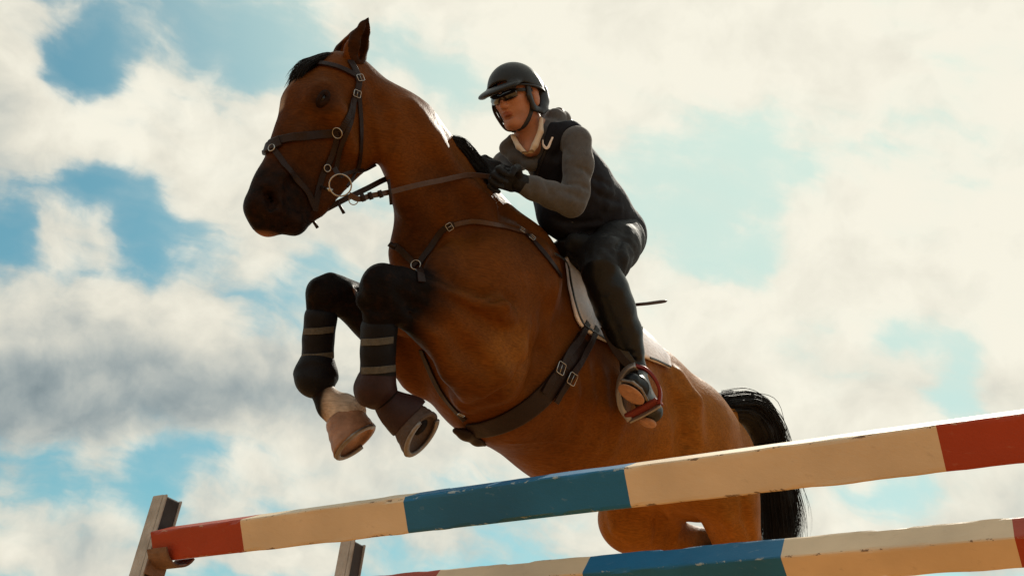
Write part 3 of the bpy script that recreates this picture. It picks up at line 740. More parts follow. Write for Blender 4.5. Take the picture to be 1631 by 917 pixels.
# ------------------------------------------------------------------ straps laid on the horse
def smoothpts(a, it=2):
    a = np.array(a, float)
    for _ in range(it): a[1:-1] = (a[:-2]+2*a[1:-1]+a[2:])/4
    return a
def lay(pix, lift=.004, n=7, bvh=None, dflt=3.2):
    """points and outward normals of a line laid on a surface (a 3rd number in a pixel tuple places it freely)"""
    free = [len(p) > 2 for p in pix]
    if any(free):
        pp = [P(*p) if len(p) > 2 else onhorse(*p, lift, dflt, bvh)[0] for p in pix]
        nn = [-nrm(P(p[0], p[1], 1)-CAM) if len(p) > 2 else onhorse(*p, lift, dflt, bvh)[1] for p in pix]
        a = spline(pp, n); b = spline(nn, n); return a, b
    sp = spline([np.array([p[0], p[1], 0.]) for p in pix], n)
    r = [onhorse(q[0], q[1], lift, dflt, bvh) for q in sp]
    return smoothpts([q[0] for q in r], 3), smoothpts([q[1] for q in r], 3)
def strap(name, pix, wid, m, parent, lift=.004, thk=.005, n=7, bvh=None, dflt=3.2, prof='rect'):
    a, b = lay(pix, lift, n, bvh, dflt)
    V, F = sweep(a, wid, thk, b, False, prof); return fixn(pydata(name, V, F, M[m], parent, prof != 'rect'))
def ring(name, c, r, t, m, parent, nrm_, ex=1.0, ang=0, n=28, seg=8):
    """a metal ring: centre, radius, wire thickness, facing"""
    nz = nrm(nrm_); u = nrm(np.cross(nz, [.1, .2, 1])); w = np.cross(nz, u)
    ca, sa = math.cos(ang), math.sin(ang); u, w = u*ca+w*sa, -u*sa+w*ca
    pts = [c+u*r*math.cos(q)+w*r*ex*math.sin(q) for q in np.linspace(0, 2*math.pi, n, endpoint=False)]
    V, F = sweep(pts, t, t, None, True, 'round', seg); return fixn(pydata(name, V, F, M[m], parent))
def buckle(c, n_, along, w, h, parent, t=.003):
    along = nrm(along); along = nrm(along-n_*(along@n_)); s = np.cross(n_, along)
    q = [c+along*h/2*a+s*w/2*b for a, b in ((1, .8), (1, -.8), (.8, -1), (-.8, -1), (-1, -.8), (-1, .8), (-.8, 1), (.8, 1))]
    V, F = sweep(q, t, t, None, True, 'round', 6); V2, F2 = sweep([c-along*h*.5, c+along*h*.45], t*.8, t*.8, None, False, 'round', 6)
    V, F = joinvf([(V, F), (V2, F2)]); return fixn(pydata('buckle', V, F, M['steel'], parent))

# ---- hooves, eyes and ears belong to the horse
def hoof(top, bot, r0, r1, lat, m, parent, toe):
    """horn: coronet ring to sole ring, longer at the toe"""
    top = np.asarray(top); bot = np.asarray(bot); ax = nrm(bot-top); toe = nrm(toe-ax*(toe@ax)); lat = np.cross(ax, toe)
    L_ = np.linalg.norm(bot-top); V = []; F = []; n = 28; rings = 9
    for i in range(rings+1):
        t = i/rings; rr = r0+(r1-r0)*t
        for k in range(n):
            a = 2*math.pi*k/n; ca, sa = math.cos(a), math.sin(a)
            rx = rr*(1.02 if ca > 0 else .92); ln = t*L_*(1.0+.30*ca)
            V.append(top+toe*(rx*ca+.006*t*ca)+lat*rr*.95*sa+ax*(ln)+toe*.0012*math.sin(i*2.1))
    for i in range(rings):
        for k in range(n): F.append([i*n+k, i*n+(k+1) % n, (i+1)*n+(k+1) % n, (i+1)*n+k])
    # rim and recessed sole
    for (s, up) in ((.86, 0.0), (.80, -.010), (.3, -.014)):
        b0 = len(V)
        for k in range(n):
            a = 2*math.pi*k/n; ca, sa = math.cos(a), math.sin(a); rx = r1*(1.02 if ca > 0 else .92)*s
            V.append(top+toe*(rx*ca)+lat*r1*.95*s*sa+ax*(L_*(1+.30*ca*s)+up))
        for k in range(n): F.append([b0-n+k, b0-n+(k+1) % n, b0+(k+1) % n, b0+k])
    F.append([len(V)-n+k for k in range(n)]); b0 = len(V); V.append(top); 
    for k in range(n): F.append([b0, (k+1) % n, k])
    o = fixn(pydata('hoof', np.array(V), F, M[m], parent))
    # frog and steel shoe
    pts = [bot+toe*(r1*.93*math.cos(a))+lat*r1*.86*math.sin(a)+ax*(L_*.30*math.cos(a)*.9+.003) for a in np.linspace(-2.3, 2.3, 22)]
    V, F = sweep(pts, .018, .008, [ax]*22); fixn(pydata('horseshoe', V, F, M['steel_dull'], o))
    return o
M['steel_dull'] = mat('worn iron', (.22, .19, .17), .5, .4, metal=.8, var=(40, .2))
hoof(P(650, 664, 2.95), P(671, 691, 2.925), .062, .074, HL, 'hoof_dark', horse, P(655, 730, 2.95)-P(668, 640, 2.95))
hoof(P(551, 668, 3.11), P(567, 703, 3.06), .067, .078, HL, 'hoof', horse, P(535, 700, 3.02)-P(585, 660, 3.16))
hoof(P(1222, 1052, 4.18), P(1234, 1072, 4.2), .055, .064, HL, 'hoof_dark', horse, HF)
hoof(P(1120, 1034, 4.38), P(1130, 1052, 4.4), .055, .064, HL, 'hoof_dark', horse, HF)

def ear(base, mid, tip, rb, open_dir, side):
    V_ = Vol(np.minimum(np.minimum(base, tip), mid)-.09, np.maximum(np.maximum(base, tip), mid)+.09, .0035)
    flat = nrm(open_dir)
    V_.chain([(base, rb*.95), (base*.55+mid*.45, rb*1.08), (mid, rb*.92), (mid*.45+tip*.55, rb*.55), (tip, .004)], .012, flat, .55)
    V_.chain([(base*.6+mid*.4+flat*.026, rb*.55), (mid+flat*.022, rb*.55), (mid*.4+tip*.6+flat*.012, rb*.28)], .006, np.cross(flat, nrm(tip-base)), .6, 'cut')
    def at(V):
        t = np.clip((V-base)@nrm(tip-base)/np.linalg.norm(tip-base), 0, 1); q = (V-(base+mid)/2)@flat
        return dict(dark=np.clip(np.maximum((t-.42)*1.6, .75*(q > .008)), 0, .96), white=0*t, mealy_lit=0*t, pink=0*t)
    return volobj('ear', V_, M['coat'], horse, 1, at)
ear(P(560, 102, 3.12), P(573, 66, 3.10), P(587, 29, 3.08), .040, nrm(crt*.75-fwd*.5+cup*.1), 1)
ear(P(538, 98, 3.24), P(556, 74, 3.24), P(571, 46, 3.22), .036, nrm(-crt*.55-fwd*.7), -1)
# eye with lids
ec, en = onhorse(514, 157, -.014)
ev = Vol(ec-.05, ec+.05, .0022); ev.ell(ec+HHL*.002, (.020, .017, .016), (HH, HHL, HHN), .004)
volobj('eye', ev, M['eye'], horse, 1)
lid = Vol(ec-.07, ec+.07, .0028)
for sg, kk in ((1, 1.0), (-1, .8)):
    arc = [ec+HHL*(.006+.012*math.sin(q))+HH*(.026*math.cos(q))*1.0+HHN*sg*kk*.0125*math.sin(q) for q in np.linspace(0, math.pi, 9)]
    lid.chain([(p, .0042) for p in arc], .010)
volobj('eyelid', lid, M['coat'], horse, 1, lambda V: dict(dark=np.full(len(V), .9), white=np.zeros(len(V)), mealy_lit=np.zeros(len(V)), pink=np.zeros(len(V))))

# ---- bridle
bridle = thing('bridle', 'dark brown leather bridle with ring bit on the head of the bay horse', 'bridle', P(540, 211, 2.95))
L = 'leather'
strap('headpiece', [(557, 99), (562, 108), (568, 121), (571, 131)], .024, L, bridle, .007)
strap('cheekpiece', [(571, 130), (568, 146), (560, 166), (552, 190), (543, 211)], .020, L, bridle, .007)
strap('cheekpiece', [(563, 150), (561, 172), (556, 196), (549, 222), (540, 248), (533, 272)], .014, L, bridle, .009)
strap('cheekpiece', [(540, 214), (534, 234), (526, 252), (520, 264)], .018, L, bridle, .008)
strap('browband', [(565, 122), (556, 117), (541, 110), (517, 104), (504, 104), (494, 106)], .018, L, bridle, .008)
strap('throatlatch', [(569, 140), (572, 165), (574, 200), (573, 235), (571, 258), (568, 272)], .014, L, bridle, .006)
strap('throatlatch', [(568, 272, 3.03), (580, 271, 3.08), (598, 262, 3.12)], .013, L, bridle, 0, .005)
strap('noseband', [(541, 211), (520, 214), (495, 216), (465, 220), (440, 226), (426, 232)], .026, L, bridle, .006, .007, dflt=2.99)
strap('nose_pad', [(448, 226), (436, 232), (427, 238), (422, 243)], .034, L, bridle, .008, .012, dflt=2.98)
strap('nose_strap', [(437, 238), (448, 255), (460, 272), (474, 288), (490, 308), (500, 330)], .018, L, bridle, .006)
strap('nose_strap', [(524, 258), (515, 274), (509, 294), (504, 316), (500, 336)], .018, L, bridle, .006)
for (x, y, r) in ((540, 211, .0165), (519, 268, .011), (436, 238, .011)):
    c_, n_ = onhorse(x, y, .012); ring('strap_ring', c_, r, .0042, 'steel', bridle, n_)
for (x, y, a, b) in ((571, 127, 4, 12), (566, 151, -3, 10)):
    c_, n_ = onhorse(x, y, .014); buckle(c_, n_, P(x+a, y+b, 3)-P(x, y, 3), .024, .022, bridle)
bitc = P(542, 295, 2.885); bit = ring('bit_ring', bitc, .033, .0050, 'steel', bridle, nrm(-fwd+crt*.2))
V, F = sweep([P(528, 303, 2.895), P(518, 300, 2.95), P(508, 296, 3.0)], .011, .011, None, False, 'round'); fixn(pydata('mouthpiece', V, F, M['steel'], bridle))
strap('cheekpiece', [(533, 268, 2.905), (536, 274, 2.895), (540, 279, 2.885)], .015, L, bridle, 0, .006)
strap('curb_strap', [(541, 282, 2.88), (550, 277, 2.92), (560, 274, 2.96), (566, 272, 3.0)], .012, L, bridle, 0, .005)
strap('curb_strap', [(566, 274, 3.0), (561, 286, 2.96), (553, 297, 2.91)], .010, L, bridle, 0, .005)
reins = thing('reins', 'brown leather reins running from the bit ring to the black gloves', 'reins', P(600, 305, 3.0))
ring('rein_ring', P(563, 319, 2.90), .0135, .0032, 'steel', reins, nrm(-fwd+crt*.1))
strap('rein', [(556, 310, 2.885), (571, 317, 2.90), (590, 312, 2.93), (606, 309, 2.95), (625, 305, 2.98), (665, 295, 3.03), (705, 287, 3.10), (748, 279, 3.18), (792, 283, 3.24)], .017, 'tan_leather', reins, 0, .0055)
strap('rein', [(488, 356, 3.02), (502, 343, 3.02), (529, 328, 3.03), (554, 315, 3.05), (585, 300, 3.09), (615, 285, 3.14), (660, 268, 3.22)], .018, L, reins, 0, .0055)
for p, q in (((493, 343, 2.99), (506, 363, 2.99)), ((538, 322, 3.0), (548, 340, 3.0)), ((619, 286, 2.96), (623, 326, 2.97))):
    a_ = P(*p); b_ = P(*q); V, F = sweep([a_, (a_+b_)/2, b_], [.010, .011, .012], .008, None, False, 'round'); fixn(pydata('rein_stop', V, F, M[L], reins))
for x, y, d in ((590, 312, 2.925), (606, 309, 2.945), (578, 315, 2.905)):
    V, F = sweep([P(x-3, y+1, d), P(x+3, y-1, d)], .023, .011, [-fwd]*2); fixn(pydata('keeper', V, F, M[L], reins))

# ---- breastplate
bpl = thing('breastplate', 'dark leather breastplate across the chest and shoulder of the bay horse', 'breastplate', P(668, 425, 3.1))
strap('shoulder_strap', [(717, 360), (735, 355), (755, 353), (776, 356), (797, 361), (818, 367), (838, 373)], .016, 'tan_leather', bpl, .006)
strap('shoulder_strap', [(836, 372), (851, 387), (867, 405), (884, 428), (892, 440)], .017, L, bpl, .006)
strap('neck_strap', [(722, 357), (706, 366), (692, 384), (680, 402), (668, 420)], .020, L, bpl, .006)
strap('neck_strap', [(664, 424), (652, 412), (641, 400), (630, 391)], .020, L, bpl, .007, .008)
strap('girth_strap', [(667, 428), (669, 438), (671, 450)], .024, L, bpl, .006)
strap('girth_strap', [(672, 556), (684, 585), (702, 622), (724, 650), (742, 668)], .024, L, bpl, .006)
c_, n_ = onhorse(664, 424, .014); ring('chest_ring', c_, .016, .004, 'steel', bpl, n_)
for (x, y, dx, dy) in ((715, 361, 10, -6), (829, 370, 10, 2), (845, 382, 8, 8), (737, 655, 6, 10)):
    c_, n_ = onhorse(x, y, .013); buckle(c_, n_, P(x+dx, y+dy, 3)-P(x, y, 3), .024, .020, bpl)
V, F = sweep([P(630, 394, 3.1), P(624, 391, 3.1), P(620, 388, 3.1)], .020, .018, None, False, 'round'); fixn(pydata('rubber_stop', V, F, M[L], bpl))

# ---- girth with belly guard
gir = thing('girth', 'wide dark girth with two buckles under the belly of the bay horse', 'girth', P(860, 630, 3.3))
a_, b_ = lay([(928, 540), (905, 580), (878, 615), (848, 645), (812, 668), (776, 681), (752, 684)], .006, 8)
n = len(a_); w = np.interp(np.linspace(0, 1, n), [0, .3, .6, 1], [.070, .082, .080, .070]); V, F = sweep(a_, w, .010, b_); fixn(pydata('belly_band', V, F, M[L], gir, False))
for off, bu in ((0, (884, 586)), (16, (903, 602))):
    strap('billet', [(930+off*.9, 517+off*.5), (918+off*.95, 540+off*.7), (900+off, 565+off), (885+off*1.1, 588+off*.95), (872+off*1.1, 606+off*.95), (862+off*1.1, 624+off*.9)], .026, L, gir, .020, .006, 7)
    c_, n_ = onhorse(bu[0], bu[1], .030); buckle(c_, n_, P(bu[0]+12, bu[1]-17, 3)-P(bu[0], bu[1], 3), .036, .040, gir, .0038)
gv = Vol(P(745, 690, 3.3)-.16, P(745, 690, 3.3)+.16, .005)
gv.chain([(P(727, 686, 3.26), R(7, 3.3)), (P(742, 692, 3.28), R(11, 3.3)), (P(760, 703, 3.32), R(8, 3.3)), (P(772, 708, 3.34), R(4, 3.3))], .02, HU, .7)
volobj('stud_guard', gv, M[L], gir)

# ---- boots on the forelegs
def legboot(label, shell, cup, straps, m1, m2, marks):
    t = thing('tendon_boot', label, 'leg boot', shell[0][0], 'protective boots on the forelegs')
    ps = np.array([p for p, r in shell+cup]); v = Vol(ps.min(0)-.12, ps.max(0)+.12, .0055); v.chain(shell, .012); ax_ = nrm(shell[0][0]-shell[-1][0]); v.half(shell[0][0]+ax_*.028, ax_, .004); v.half(shell[-1][0]-ax_*.03, -ax_, .004); sh = volobj('shell', v, M[m1], t)
    ps = np.array([p for p, r in cup]); v = Vol(ps.min(0)-.12, ps.max(0)+.12, .0055); v.chain(cup, .02); volobj('fetlock_cup', v, M[m2], t)
    for (x0, y0, x1, y1, d) in straps:
        bv = BVHTree.FromPolygons([q.co for q in sh.data.vertices], [list(q.vertices) for q in sh.data.polygons])
        strap('strap', [(x0, y0), ((x0*3+x1)/4, (y0*3+y1)/4+.5), ((x0+x1)/2, (y0+y1)/2+1), ((x0+x1*3)/4, (y0+y1*3)/4+.5), (x1, y1)], .021, 'strap_grey', t, .003, .004, 6, bv, d)
    return t
legboot('dark boot on the nearer foreleg with grey straps and round brown fetlock cup', [(P(604, 524, 2.93), R(30, 2.93)), (P(602, 560, 2.93), R(27.5, 2.93)), (P(602, 598, 2.94), R(29, 2.94))],
        [(P(601, 606, 2.94), R(30, 2.94)), (P(599, 618, 2.94), R(33.5, 2.94)), (P(605, 624, 2.95), R(24, 2.95))], [(577, 545, 625, 541, 2.88), (577, 590, 628, 586, 2.88)], 'boot_shell', 'brown_shell', 1)
legboot('black boot on the farther foreleg with grey straps and round black fetlock cup', [(P(511, 506, 3.16), R(26.5, 3.16)), (P(507, 540, 3.16), R(24.5, 3.16)), (P(506, 572, 3.16), R(26, 3.16))],
        [(P(505, 578, 3.15), R(27, 3.15)), (P(503, 598, 3.15), R(34, 3.15)), (P(502, 604, 3.14), R(28, 3.14))], [(485, 528, 530, 524, 3.11), (483, 569, 530, 565, 3.11)], 'boot_shell', 'boot_shell', 2)
bb = tag(volobj('bell_boot', (lambda v: (v.chain([(P(612, 636, 2.95), R(21, 2.95)), (P(630, 652, 2.95), R(27, 2.95)), (P(650, 665, 2.95), R(35, 2.95)), (P(655, 668, 2.95), R(35, 2.95))], .02), v.half(P(653, 667, 2.95), P(674, 686, 2.95)-P(650, 664, 2.95), .004), v)[-1])(Vol(P(634, 655, 2.95)-.16, P(634, 655, 2.95)+.16, .005)), M['brown_shell']),
    'brown rubber bell boot above the hoof of the nearer foreleg', 'bell boot')

# ---- saddle pad and saddle
MIDP = P(960, 560, 3.84)
def mir(p): p = np.asarray(p, float); return p-2*((p-MIDP)@HL)*HL
def patch(name, top, bot, nu, nv, lift, thk, m, parent, far=True):
    """sheet draped over the horse between two pixel lines (top, bottom); its far half mirrors it over the back"""
    tp = spline([np.array([*q, 0.]) for q in top], nu)[:, :2]; bt = spline([np.array([*q, 0.]) for q in bot], nu)[:, :2]; nu_ = len(tp)
    G = np.zeros((nu_, nv, 3)); Nn = np.zeros_like(G)
    for i in range(nu_):
        for j in range(nv):
            q = tp[i]+(bt[i]-tp[i])*j/(nv-1); p, n_ = onhorse(q[0], q[1], lift, 3.7)
            G[i, j] = p; Nn[i, j] = n_
    for _ in range(3):
        G[1:-1, 1:-1] = (G[:-2, 1:-1]+G[2:, 1:-1]+G[1:-1, :-2]+G[1:-1, 2:]+4*G[1:-1, 1:-1])/8
    Fr = [mir(G[i, j]) for i in range(nu_) for j in range(nv)]
    V = []; idx = {}
    cols = []
    for i in range(nu_):
        row = [(G[i, j], Nn[i, j]) for j in range(nv)][::-1]
        if far:
            a, b = G[i, 0], mir(G[i, 0]); mid = (a+b)/2
            for t in (.2, .4, .6, .8):
                q = a+(b-a)*t; s_, n_ = near_surf(q+HU*.3, lift); row.append((s_, n_))
            for j in range(nv):
                nn = Nn[i, j]-2*(Nn[i, j]@HL)*HL; s_, n2 = near_surf(mir(G[i, j]), lift); row.append((s_, nn))
        cols.append(row)
    m_ = len(cols[0]); 
    for row in cols:
        for p, n_ in row: V.append(p)
    for row in cols:
        for p, n_ in row: V.append(p+n_*thk)
    F = []; K = nu_*m_
    for i in range(nu_-1):
        for j in range(m_-1):
            a, b, c, d = i*m_+j, i*m_+j+1, (i+1)*m_+j+1, (i+1)*m_+j; F.append([a, b, c, d]); F.append([K+d, K+c, K+b, K+a])
    edge = [i*m_ for i in range(nu_)]; 
    for i in range(nu_-1):
        for j in (0, m_-1): a, b = i*m_+j, (i+1)*m_+j; F.append([a, b, K+b, K+a])
    for j in range(m_-1):
        for i in (0, nu_-1): a, b = i*m_+j, i*m_+j+1; F.append([a, b, K+b, K+a])
    return fixn(pydata(name, np.array(V), F, M[m], parent))
pad = thing('saddle_pad', 'white quilted saddle pad under the saddle on the bay horse', 'saddle pad', P(960, 470, 3.6))
patch('quilt', [(894, 392), (930, 420), (975, 465), (1020, 524), (1062, 572)], [(902, 462), (920, 520), (972, 551), (1030, 574), (1064, 588)], 6, 12, .008, .012, 'pad', pad)
for nm_, pl_ in (('piping', [(895, 396), (898, 430), (904, 466), (911, 492), (921, 519), (940, 531), (958, 543), (972, 550)]), ('piping', [(1028, 573), (1040, 577), (1052, 583), (1062, 588)])): strap(nm_, pl_, .007, 'black_leather', pad, .022, .005, 4)
saddle = thing('saddle', 'black jumping saddle with stirrups between rider and white saddle pad', 'saddle', P(960, 440, 3.6))
patch('flap', [(903, 391), (920, 408), (950, 440), (985, 480), (1008, 505)], [(935, 478), (950, 522), (974, 556), (1000, 575), (1012, 560)], 6, 10, .024, .008, 'black_leather', saddle)
sv = Vol(P(955, 440, 3.7)-.42, P(955, 440, 3.7)+.42, .008)
sp0 = P(905, 396, 3.56); sp1 = P(950, 448, 3.70); sp2 = P(984, 492, 3.82); sp3 = P(1008, 517, 3.92)
sv.chain([(sp0, .052), (sp1, .055), (sp2, .045)], .05, HU, .5); sv.cone(sp2-HL*.06, sp2+HL*.02, .025, .025, .04); sv.cone(sp3-HL*.09-HU*.03, sp3+HL*.03-HU*.03, .020, .020, .03)
sv.cone(sp0-HL*.06+HU*.01, sp0+HL*.06+HU*.01, .035, .035, .03)
volobj('seat', sv, M['black_leather'], saddle)
st = strap('stirrup_leather', [(962, 520, 3.42), (975, 548, 3.40), (990, 570, 3.385), (1008, 587, 3.375)], .028, L, saddle, 0, .006)
strap('stirrup_leather', [(958, 470, 3.44), (964, 500, 3.42), (985, 545, 3.395), (1012, 585, 3.375)], .026, 'black_leather', saddle, 0, .005)
# stirrup iron: two branches, tread
si = thing('stirrup', 'silver and red stirrup iron around the black riding boot', 'stirrup', P(1015, 628, 3.36))
fdir = nrm(P(1012, 620, 3.30)-P(1038, 672, 3.47))
def branch(pts, wid, thk, m):
    a = spline([P(*p) for p in pts], 6); V, F = sweep(a, wid, thk, [np.cross(fdir, nrm(q)) for q in np.gradient(a, axis=0)]); fixn(pydata('branch', V, F, M[m], si))

M['stirrup_grey'] = mat('brushed aluminium', (.30, .28, .27), .35, .5, metal=.7, var=(40, .1))
branch([(1014, 583, 3.37), (1001, 589, 3.38), (991, 603, 3.39), (987, 626, 3.395), (991, 651, 3.395), (1003, 669, 3.39)], .030, .022, 'stirrup_grey')
branch([(1012, 583, 3.37), (1028, 588, 3.355), (1042, 602, 3.34), (1051, 622, 3.33), (1050, 643, 3.325)], .019, .012, 'red_alu')
a = spline([P(1001, 665, 3.39), P(1024, 653, 3.36), P(1050, 639, 3.33)], 5); V, F = sweep(a, .050, .012, [nrm(np.cross(fdir, crt))]*len(a)); fixn(pydata('tread', V, F, M['rubber_red'], si))
a = spline([P(1003, 671, 3.385), P(1026, 660, 3.355), P(1052, 645, 3.325)], 5); V, F = sweep(a, .008, .012, [nrm(np.cross(fdir, crt))]*len(a)); fixn(pydata('tread_edge', V, F, M['stirrup_grey'], si))
# riding crop tucked behind the knee
cr = thing('riding_crop', 'brown riding crop end sticking out behind the rider\'s knee', 'riding crop', P(1035, 483, 3.7))
V, F = sweep([P(900, 480, 3.60), P(960, 490, 3.62), P(1012, 485, 3.66)], .009, .009, None, False, 'round'); fixn(pydata('shaft', V, F, M[L], cr))
V, F = sweep([P(1008, 485.5, 3.66), P(1030, 483.5, 3.67), P(1052, 480.5, 3.68), P(1059, 479.5, 3.685), P(1062, 479, 3.69)], [.015, .017, .018, .015, .006], .008, None, False, 'round'); fixn(pydata('flap', V, F, M['tan_leather'], cr))
# ------------------------------------------------------------------ hair: locks of many fine tapering strands
def strands(name, roots, n, spread, rad, parent, jag=.0, pts_n=7, seed=1, m='hair'):
    """roots: list of guide curves (arrays of points); n strands spread round blends of neighbouring guides"""
    rng = np.random.default_rng(seed); V = []; F = []; G = [spline(g, 4) for g in roots]; K = min(len(g) for g in G)
    G = [g[np.linspace(0, len(g)-1, K).astype(int)] for g in G]
    off = 0
    for i in range(n):
        u = rng.uniform(0, len(G)-1); a = int(u); t = u-a; g = G[a]*(1-t)+G[min(a+1, len(G)-1)]*t
        o = rng.normal(0, 1, 3); o2 = rng.normal(0, 1, 3); L_ = rng.uniform(.72, 1.0)
        kk = max(4, int(K*L_)); tt = np.linspace(0, 1, kk)[:, None]; c = g[:kk]+o*spread*(.45+.55*tt)+o2*jag*tt**2+np.sin(tt*rng.uniform(4, 9)+rng.uniform(0, 6))*o2*jag*.35
        T = np.gradient(c, axis=0); T /= np.linalg.norm(T, axis=1)[:, None]; s = np.cross(T, rng.normal(0, 1, 3)); s /= np.linalg.norm(s, axis=1)[:, None]; b = np.cross(T, s)
        r = rad*rng.uniform(.6, 1.3)*np.sqrt(np.clip(1.02-tt[:, 0], .02, 1))
        for q in range(3):
            an = 2*math.pi*q/3; V.append(c+(s*math.cos(an)+b*math.sin(an))*r[:, None])
        base = off
        for j in range(kk-1):
            for q in range(3):
                q2 = (q+1) % 3; F.append([base+q*kk+j, base+q2*kk+j, base+q2*kk+j+1, base+q*kk+j+1])
        off += 3*kk
    return pydata(name, np.concatenate(V), F, M[m], parent)
# forelock: falls over the forehead
strands('forelock', [[P(548, 92, 3.16), P(522, 88, 3.13), P(494, 97, 3.08), P(478, 104, 3.06), P(468, 124, 3.05), P(461, 144, 3.04)],
                     [P(545, 92, 3.12), P(520, 90, 3.08), P(496, 100, 3.03), P(484, 112, 3.01), P(474, 130, 3.01), P(464, 150, 3.02)],
                     [P(548, 94, 3.20), P(520, 92, 3.18), P(489, 104, 3.15), P(470, 112, 3.12), P(462, 124, 3.12), P(457, 140, 3.12)]], 420, .007, .0013, horse, .004, seed=3)
strands('forelock', [[P(545, 98, 3.13), P(522, 98, 3.09), P(500, 106, 3.06), P(486, 116, 3.04), P(474, 132, 3.03), P(466, 148, 3.03)], [P(545, 100, 3.20), P(520, 100, 3.17), P(498, 110, 3.13), P(482, 122, 3.10), P(470, 136, 3.08), P(462, 150, 3.06)]], 300, .008, .0013, horse, .004, seed=8)
# mane: along the crest, lying to the far side, with a loose tuft by the gloves
mg = []
for (x, y, d) in [(575, 106, 3.19), (600, 116, 3.2), (630, 137, 3.21), (660, 168, 3.22), (690, 200, 3.25), (715, 224, 3.28)]:
    p, n_ = near_surf(P(x, y, d), 0); mg.append([p+HU*.004-HL*.02, p-HL*.055-HU*.02, p-HL*.085-HU*.08, p-HL*.09-HU*.15])
strands('mane', mg, 620, .006, .0018, horse, .012, seed=4)
tf = []
for o1, o2, o3 in ((0, 0, 0), (5, -6, .01), (10, -8, .03), (-4, 5, .0), (6, 4, .05)):
    tf.append([P(712+o1, 222+o2, 3.26+o3), P(728+o1, 226+o2, 3.26+o3), P(744+o1, 243+o2, 3.27+o3), P(758+o1, 264+o2, 3.28+o3), P(772+o1, 286+o2, 3.30+o3), P(786+o1, 308+o2, 3.33+o3)])
strands('mane', [[q-cup*.012 for q in g] for g in tf], 900, .0055, .0014, horse, .008, seed=5)
# tail
tg = [[P(1150, 641, 4.34), P(1190, 641, 4.42), P(1222, 662, 4.48), P(1238, 705, 4.52), P(1250, 770, 4.52), P(1260, 830, 4.50), P(1240, 920, 4.5)],
      [P(1152, 650, 4.32), P(1192, 650, 4.40), P(1215, 680, 4.44), P(1222, 730, 4.46), P(1226, 790, 4.46), P(1230, 850, 4.44), P(1232, 930, 4.44)],
      [P(1150, 640, 4.37), P(1186, 640, 4.46), P(1216, 656, 4.54), P(1230, 710, 4.56), P(1240, 770, 4.56), P(1246, 830, 4.54), P(1250, 900, 4.56)]]
tv = Vol(np.min([g for q in tg for g in q], 0)-.15, np.max([g for q in tg for g in q], 0)+.15, .012)
tv.chain([(P(1156, 652, 4.35), .048), (P(1190, 658, 4.42), .048), (P(1212, 682, 4.46), .058), (P(1224, 720, 4.5), .066), (P(1236, 790, 4.5), .072), (P(1240, 850, 4.48), .062), (P(1236, 930, 4.48), .02)], .04)
tail = volobj('tail', tv, M['hair'], horse, 1)
strands('tail_hair', tg, 5200, .033, .0019, tail, .014, seed=6)
# ------------------------------------------------------------------ the rider
rider = thing('person', 'rider in black helmet, dark glasses, grey hoodie and black vest, crouched over the horse', 'person', P(985, 375, 3.75))
def region(pts, pad_, h): 
    a = np.array([P(*p[:3]) for p in pts]); return Vol(a.min(0)-pad_, a.max(0)+pad_, h)
def ch(v, pts, k=.03, ax=None, s=1.0, mode='add', inf=0.0):
    v.chain([(P(x, y, d), R(r, d)+inf) for x, y, d, r in pts], k, ax, s, mode)
RL = nrm(P(925, 222, 3.42)-P(822, 250, 3.68))        # across the shoulders, far to near
TORSO = [(868, 228, 3.53, 38), (884, 250, 3.55, 45), (915, 300, 3.60, 50), (945, 342, 3.69, 47), (980, 375, 3.75, 42)]
def torso(v, inf=0.0):
    ch(v, TORSO, .04, None, 1, inf=inf)
    ch(v, [(918, 224, 3.44, 22), (868, 232, 3.55, 30), (824, 252, 3.68, 20)], .04, inf=inf)
    ch(v, [(893, 340, 3.56, 34), (915, 352, 3.60, 36)], .05, inf=inf)
NARM = [(919, 226, 3.40, 23.5), (921, 262, 3.37, 22.5), (916, 306, 3.34, 21.5), (910, 324, 3.33, 20)]
NFORE = [(911, 325, 3.33, 20.5), (880, 311, 3.30, 20.5), (850, 300, 3.26, 18), (832, 294, 3.24, 15.5)]
FARM = [(822, 250, 3.68, 20), (804, 262, 3.66, 18), (802, 278, 3.60, 16)]
FFORE = [(802, 278, 3.60, 16), (786, 286, 3.46, 15), (780, 276, 3.38, 13)]
# ---- head
hl = nrm(crt*.74+cup*.17-fwd*.60); hf = nrm(-crt*.66-cup*.08-fwd*.74); hf = nrm(hf-hl*(hf@hl)); hu = np.cross(hl, hf); hu = hu if hu@cup > 0 else -hu
HC = P(825, 158, 3.47)
HS = .95
def hp(f, u, l): return HC+(hf*f+hu*u+hl*l)*HS
hv = Vol(HC-.30, HC+.22, .0028)
E3 = (hf, hu, hl)
hv.ell(hp(-.012, .035, 0), (.092, .088, .074), E3, .01)                      # cranium
hv.ell(hp(.028, -.030, 0), (.062, .075, .058), E3, .03)                      # face mass
hv.ell(hp(.056, -.100, 0), (.028, .022, .028), E3, .025)                     # chin
for s_ in (-1, 1):
    hv.cone(hp(-.005, -.048, .050*s_), hp(.054, -.100, .018*s_), .020, .016, .02)     # jaw line
    hv.ell(hp(.060, -.016, .036*s_), (.020, .016, .020), E3, .02)            # cheekbone
    hv.ell(hp(.083, -.002, .030*s_), (.013, .010, .017), E3, .012, 'cut')    # eye socket
    hv.ell(hp(.072, -.004, .030*s_), (.013, .011, .014), E3, .004)           # eye
    hv.cone(hp(.078, .017, .012*s_), hp(.070, .016, .048*s_), .008, .006, .012)       # brow
    hv.ell(hp(-.012, -.012, .076*s_), (.018, .032, .008), E3, .006)          # ear
    hv.ell(hp(.093, -.038, .010*s_), (.009, .007, .008), E3, .008)           # nostril wing
    pass
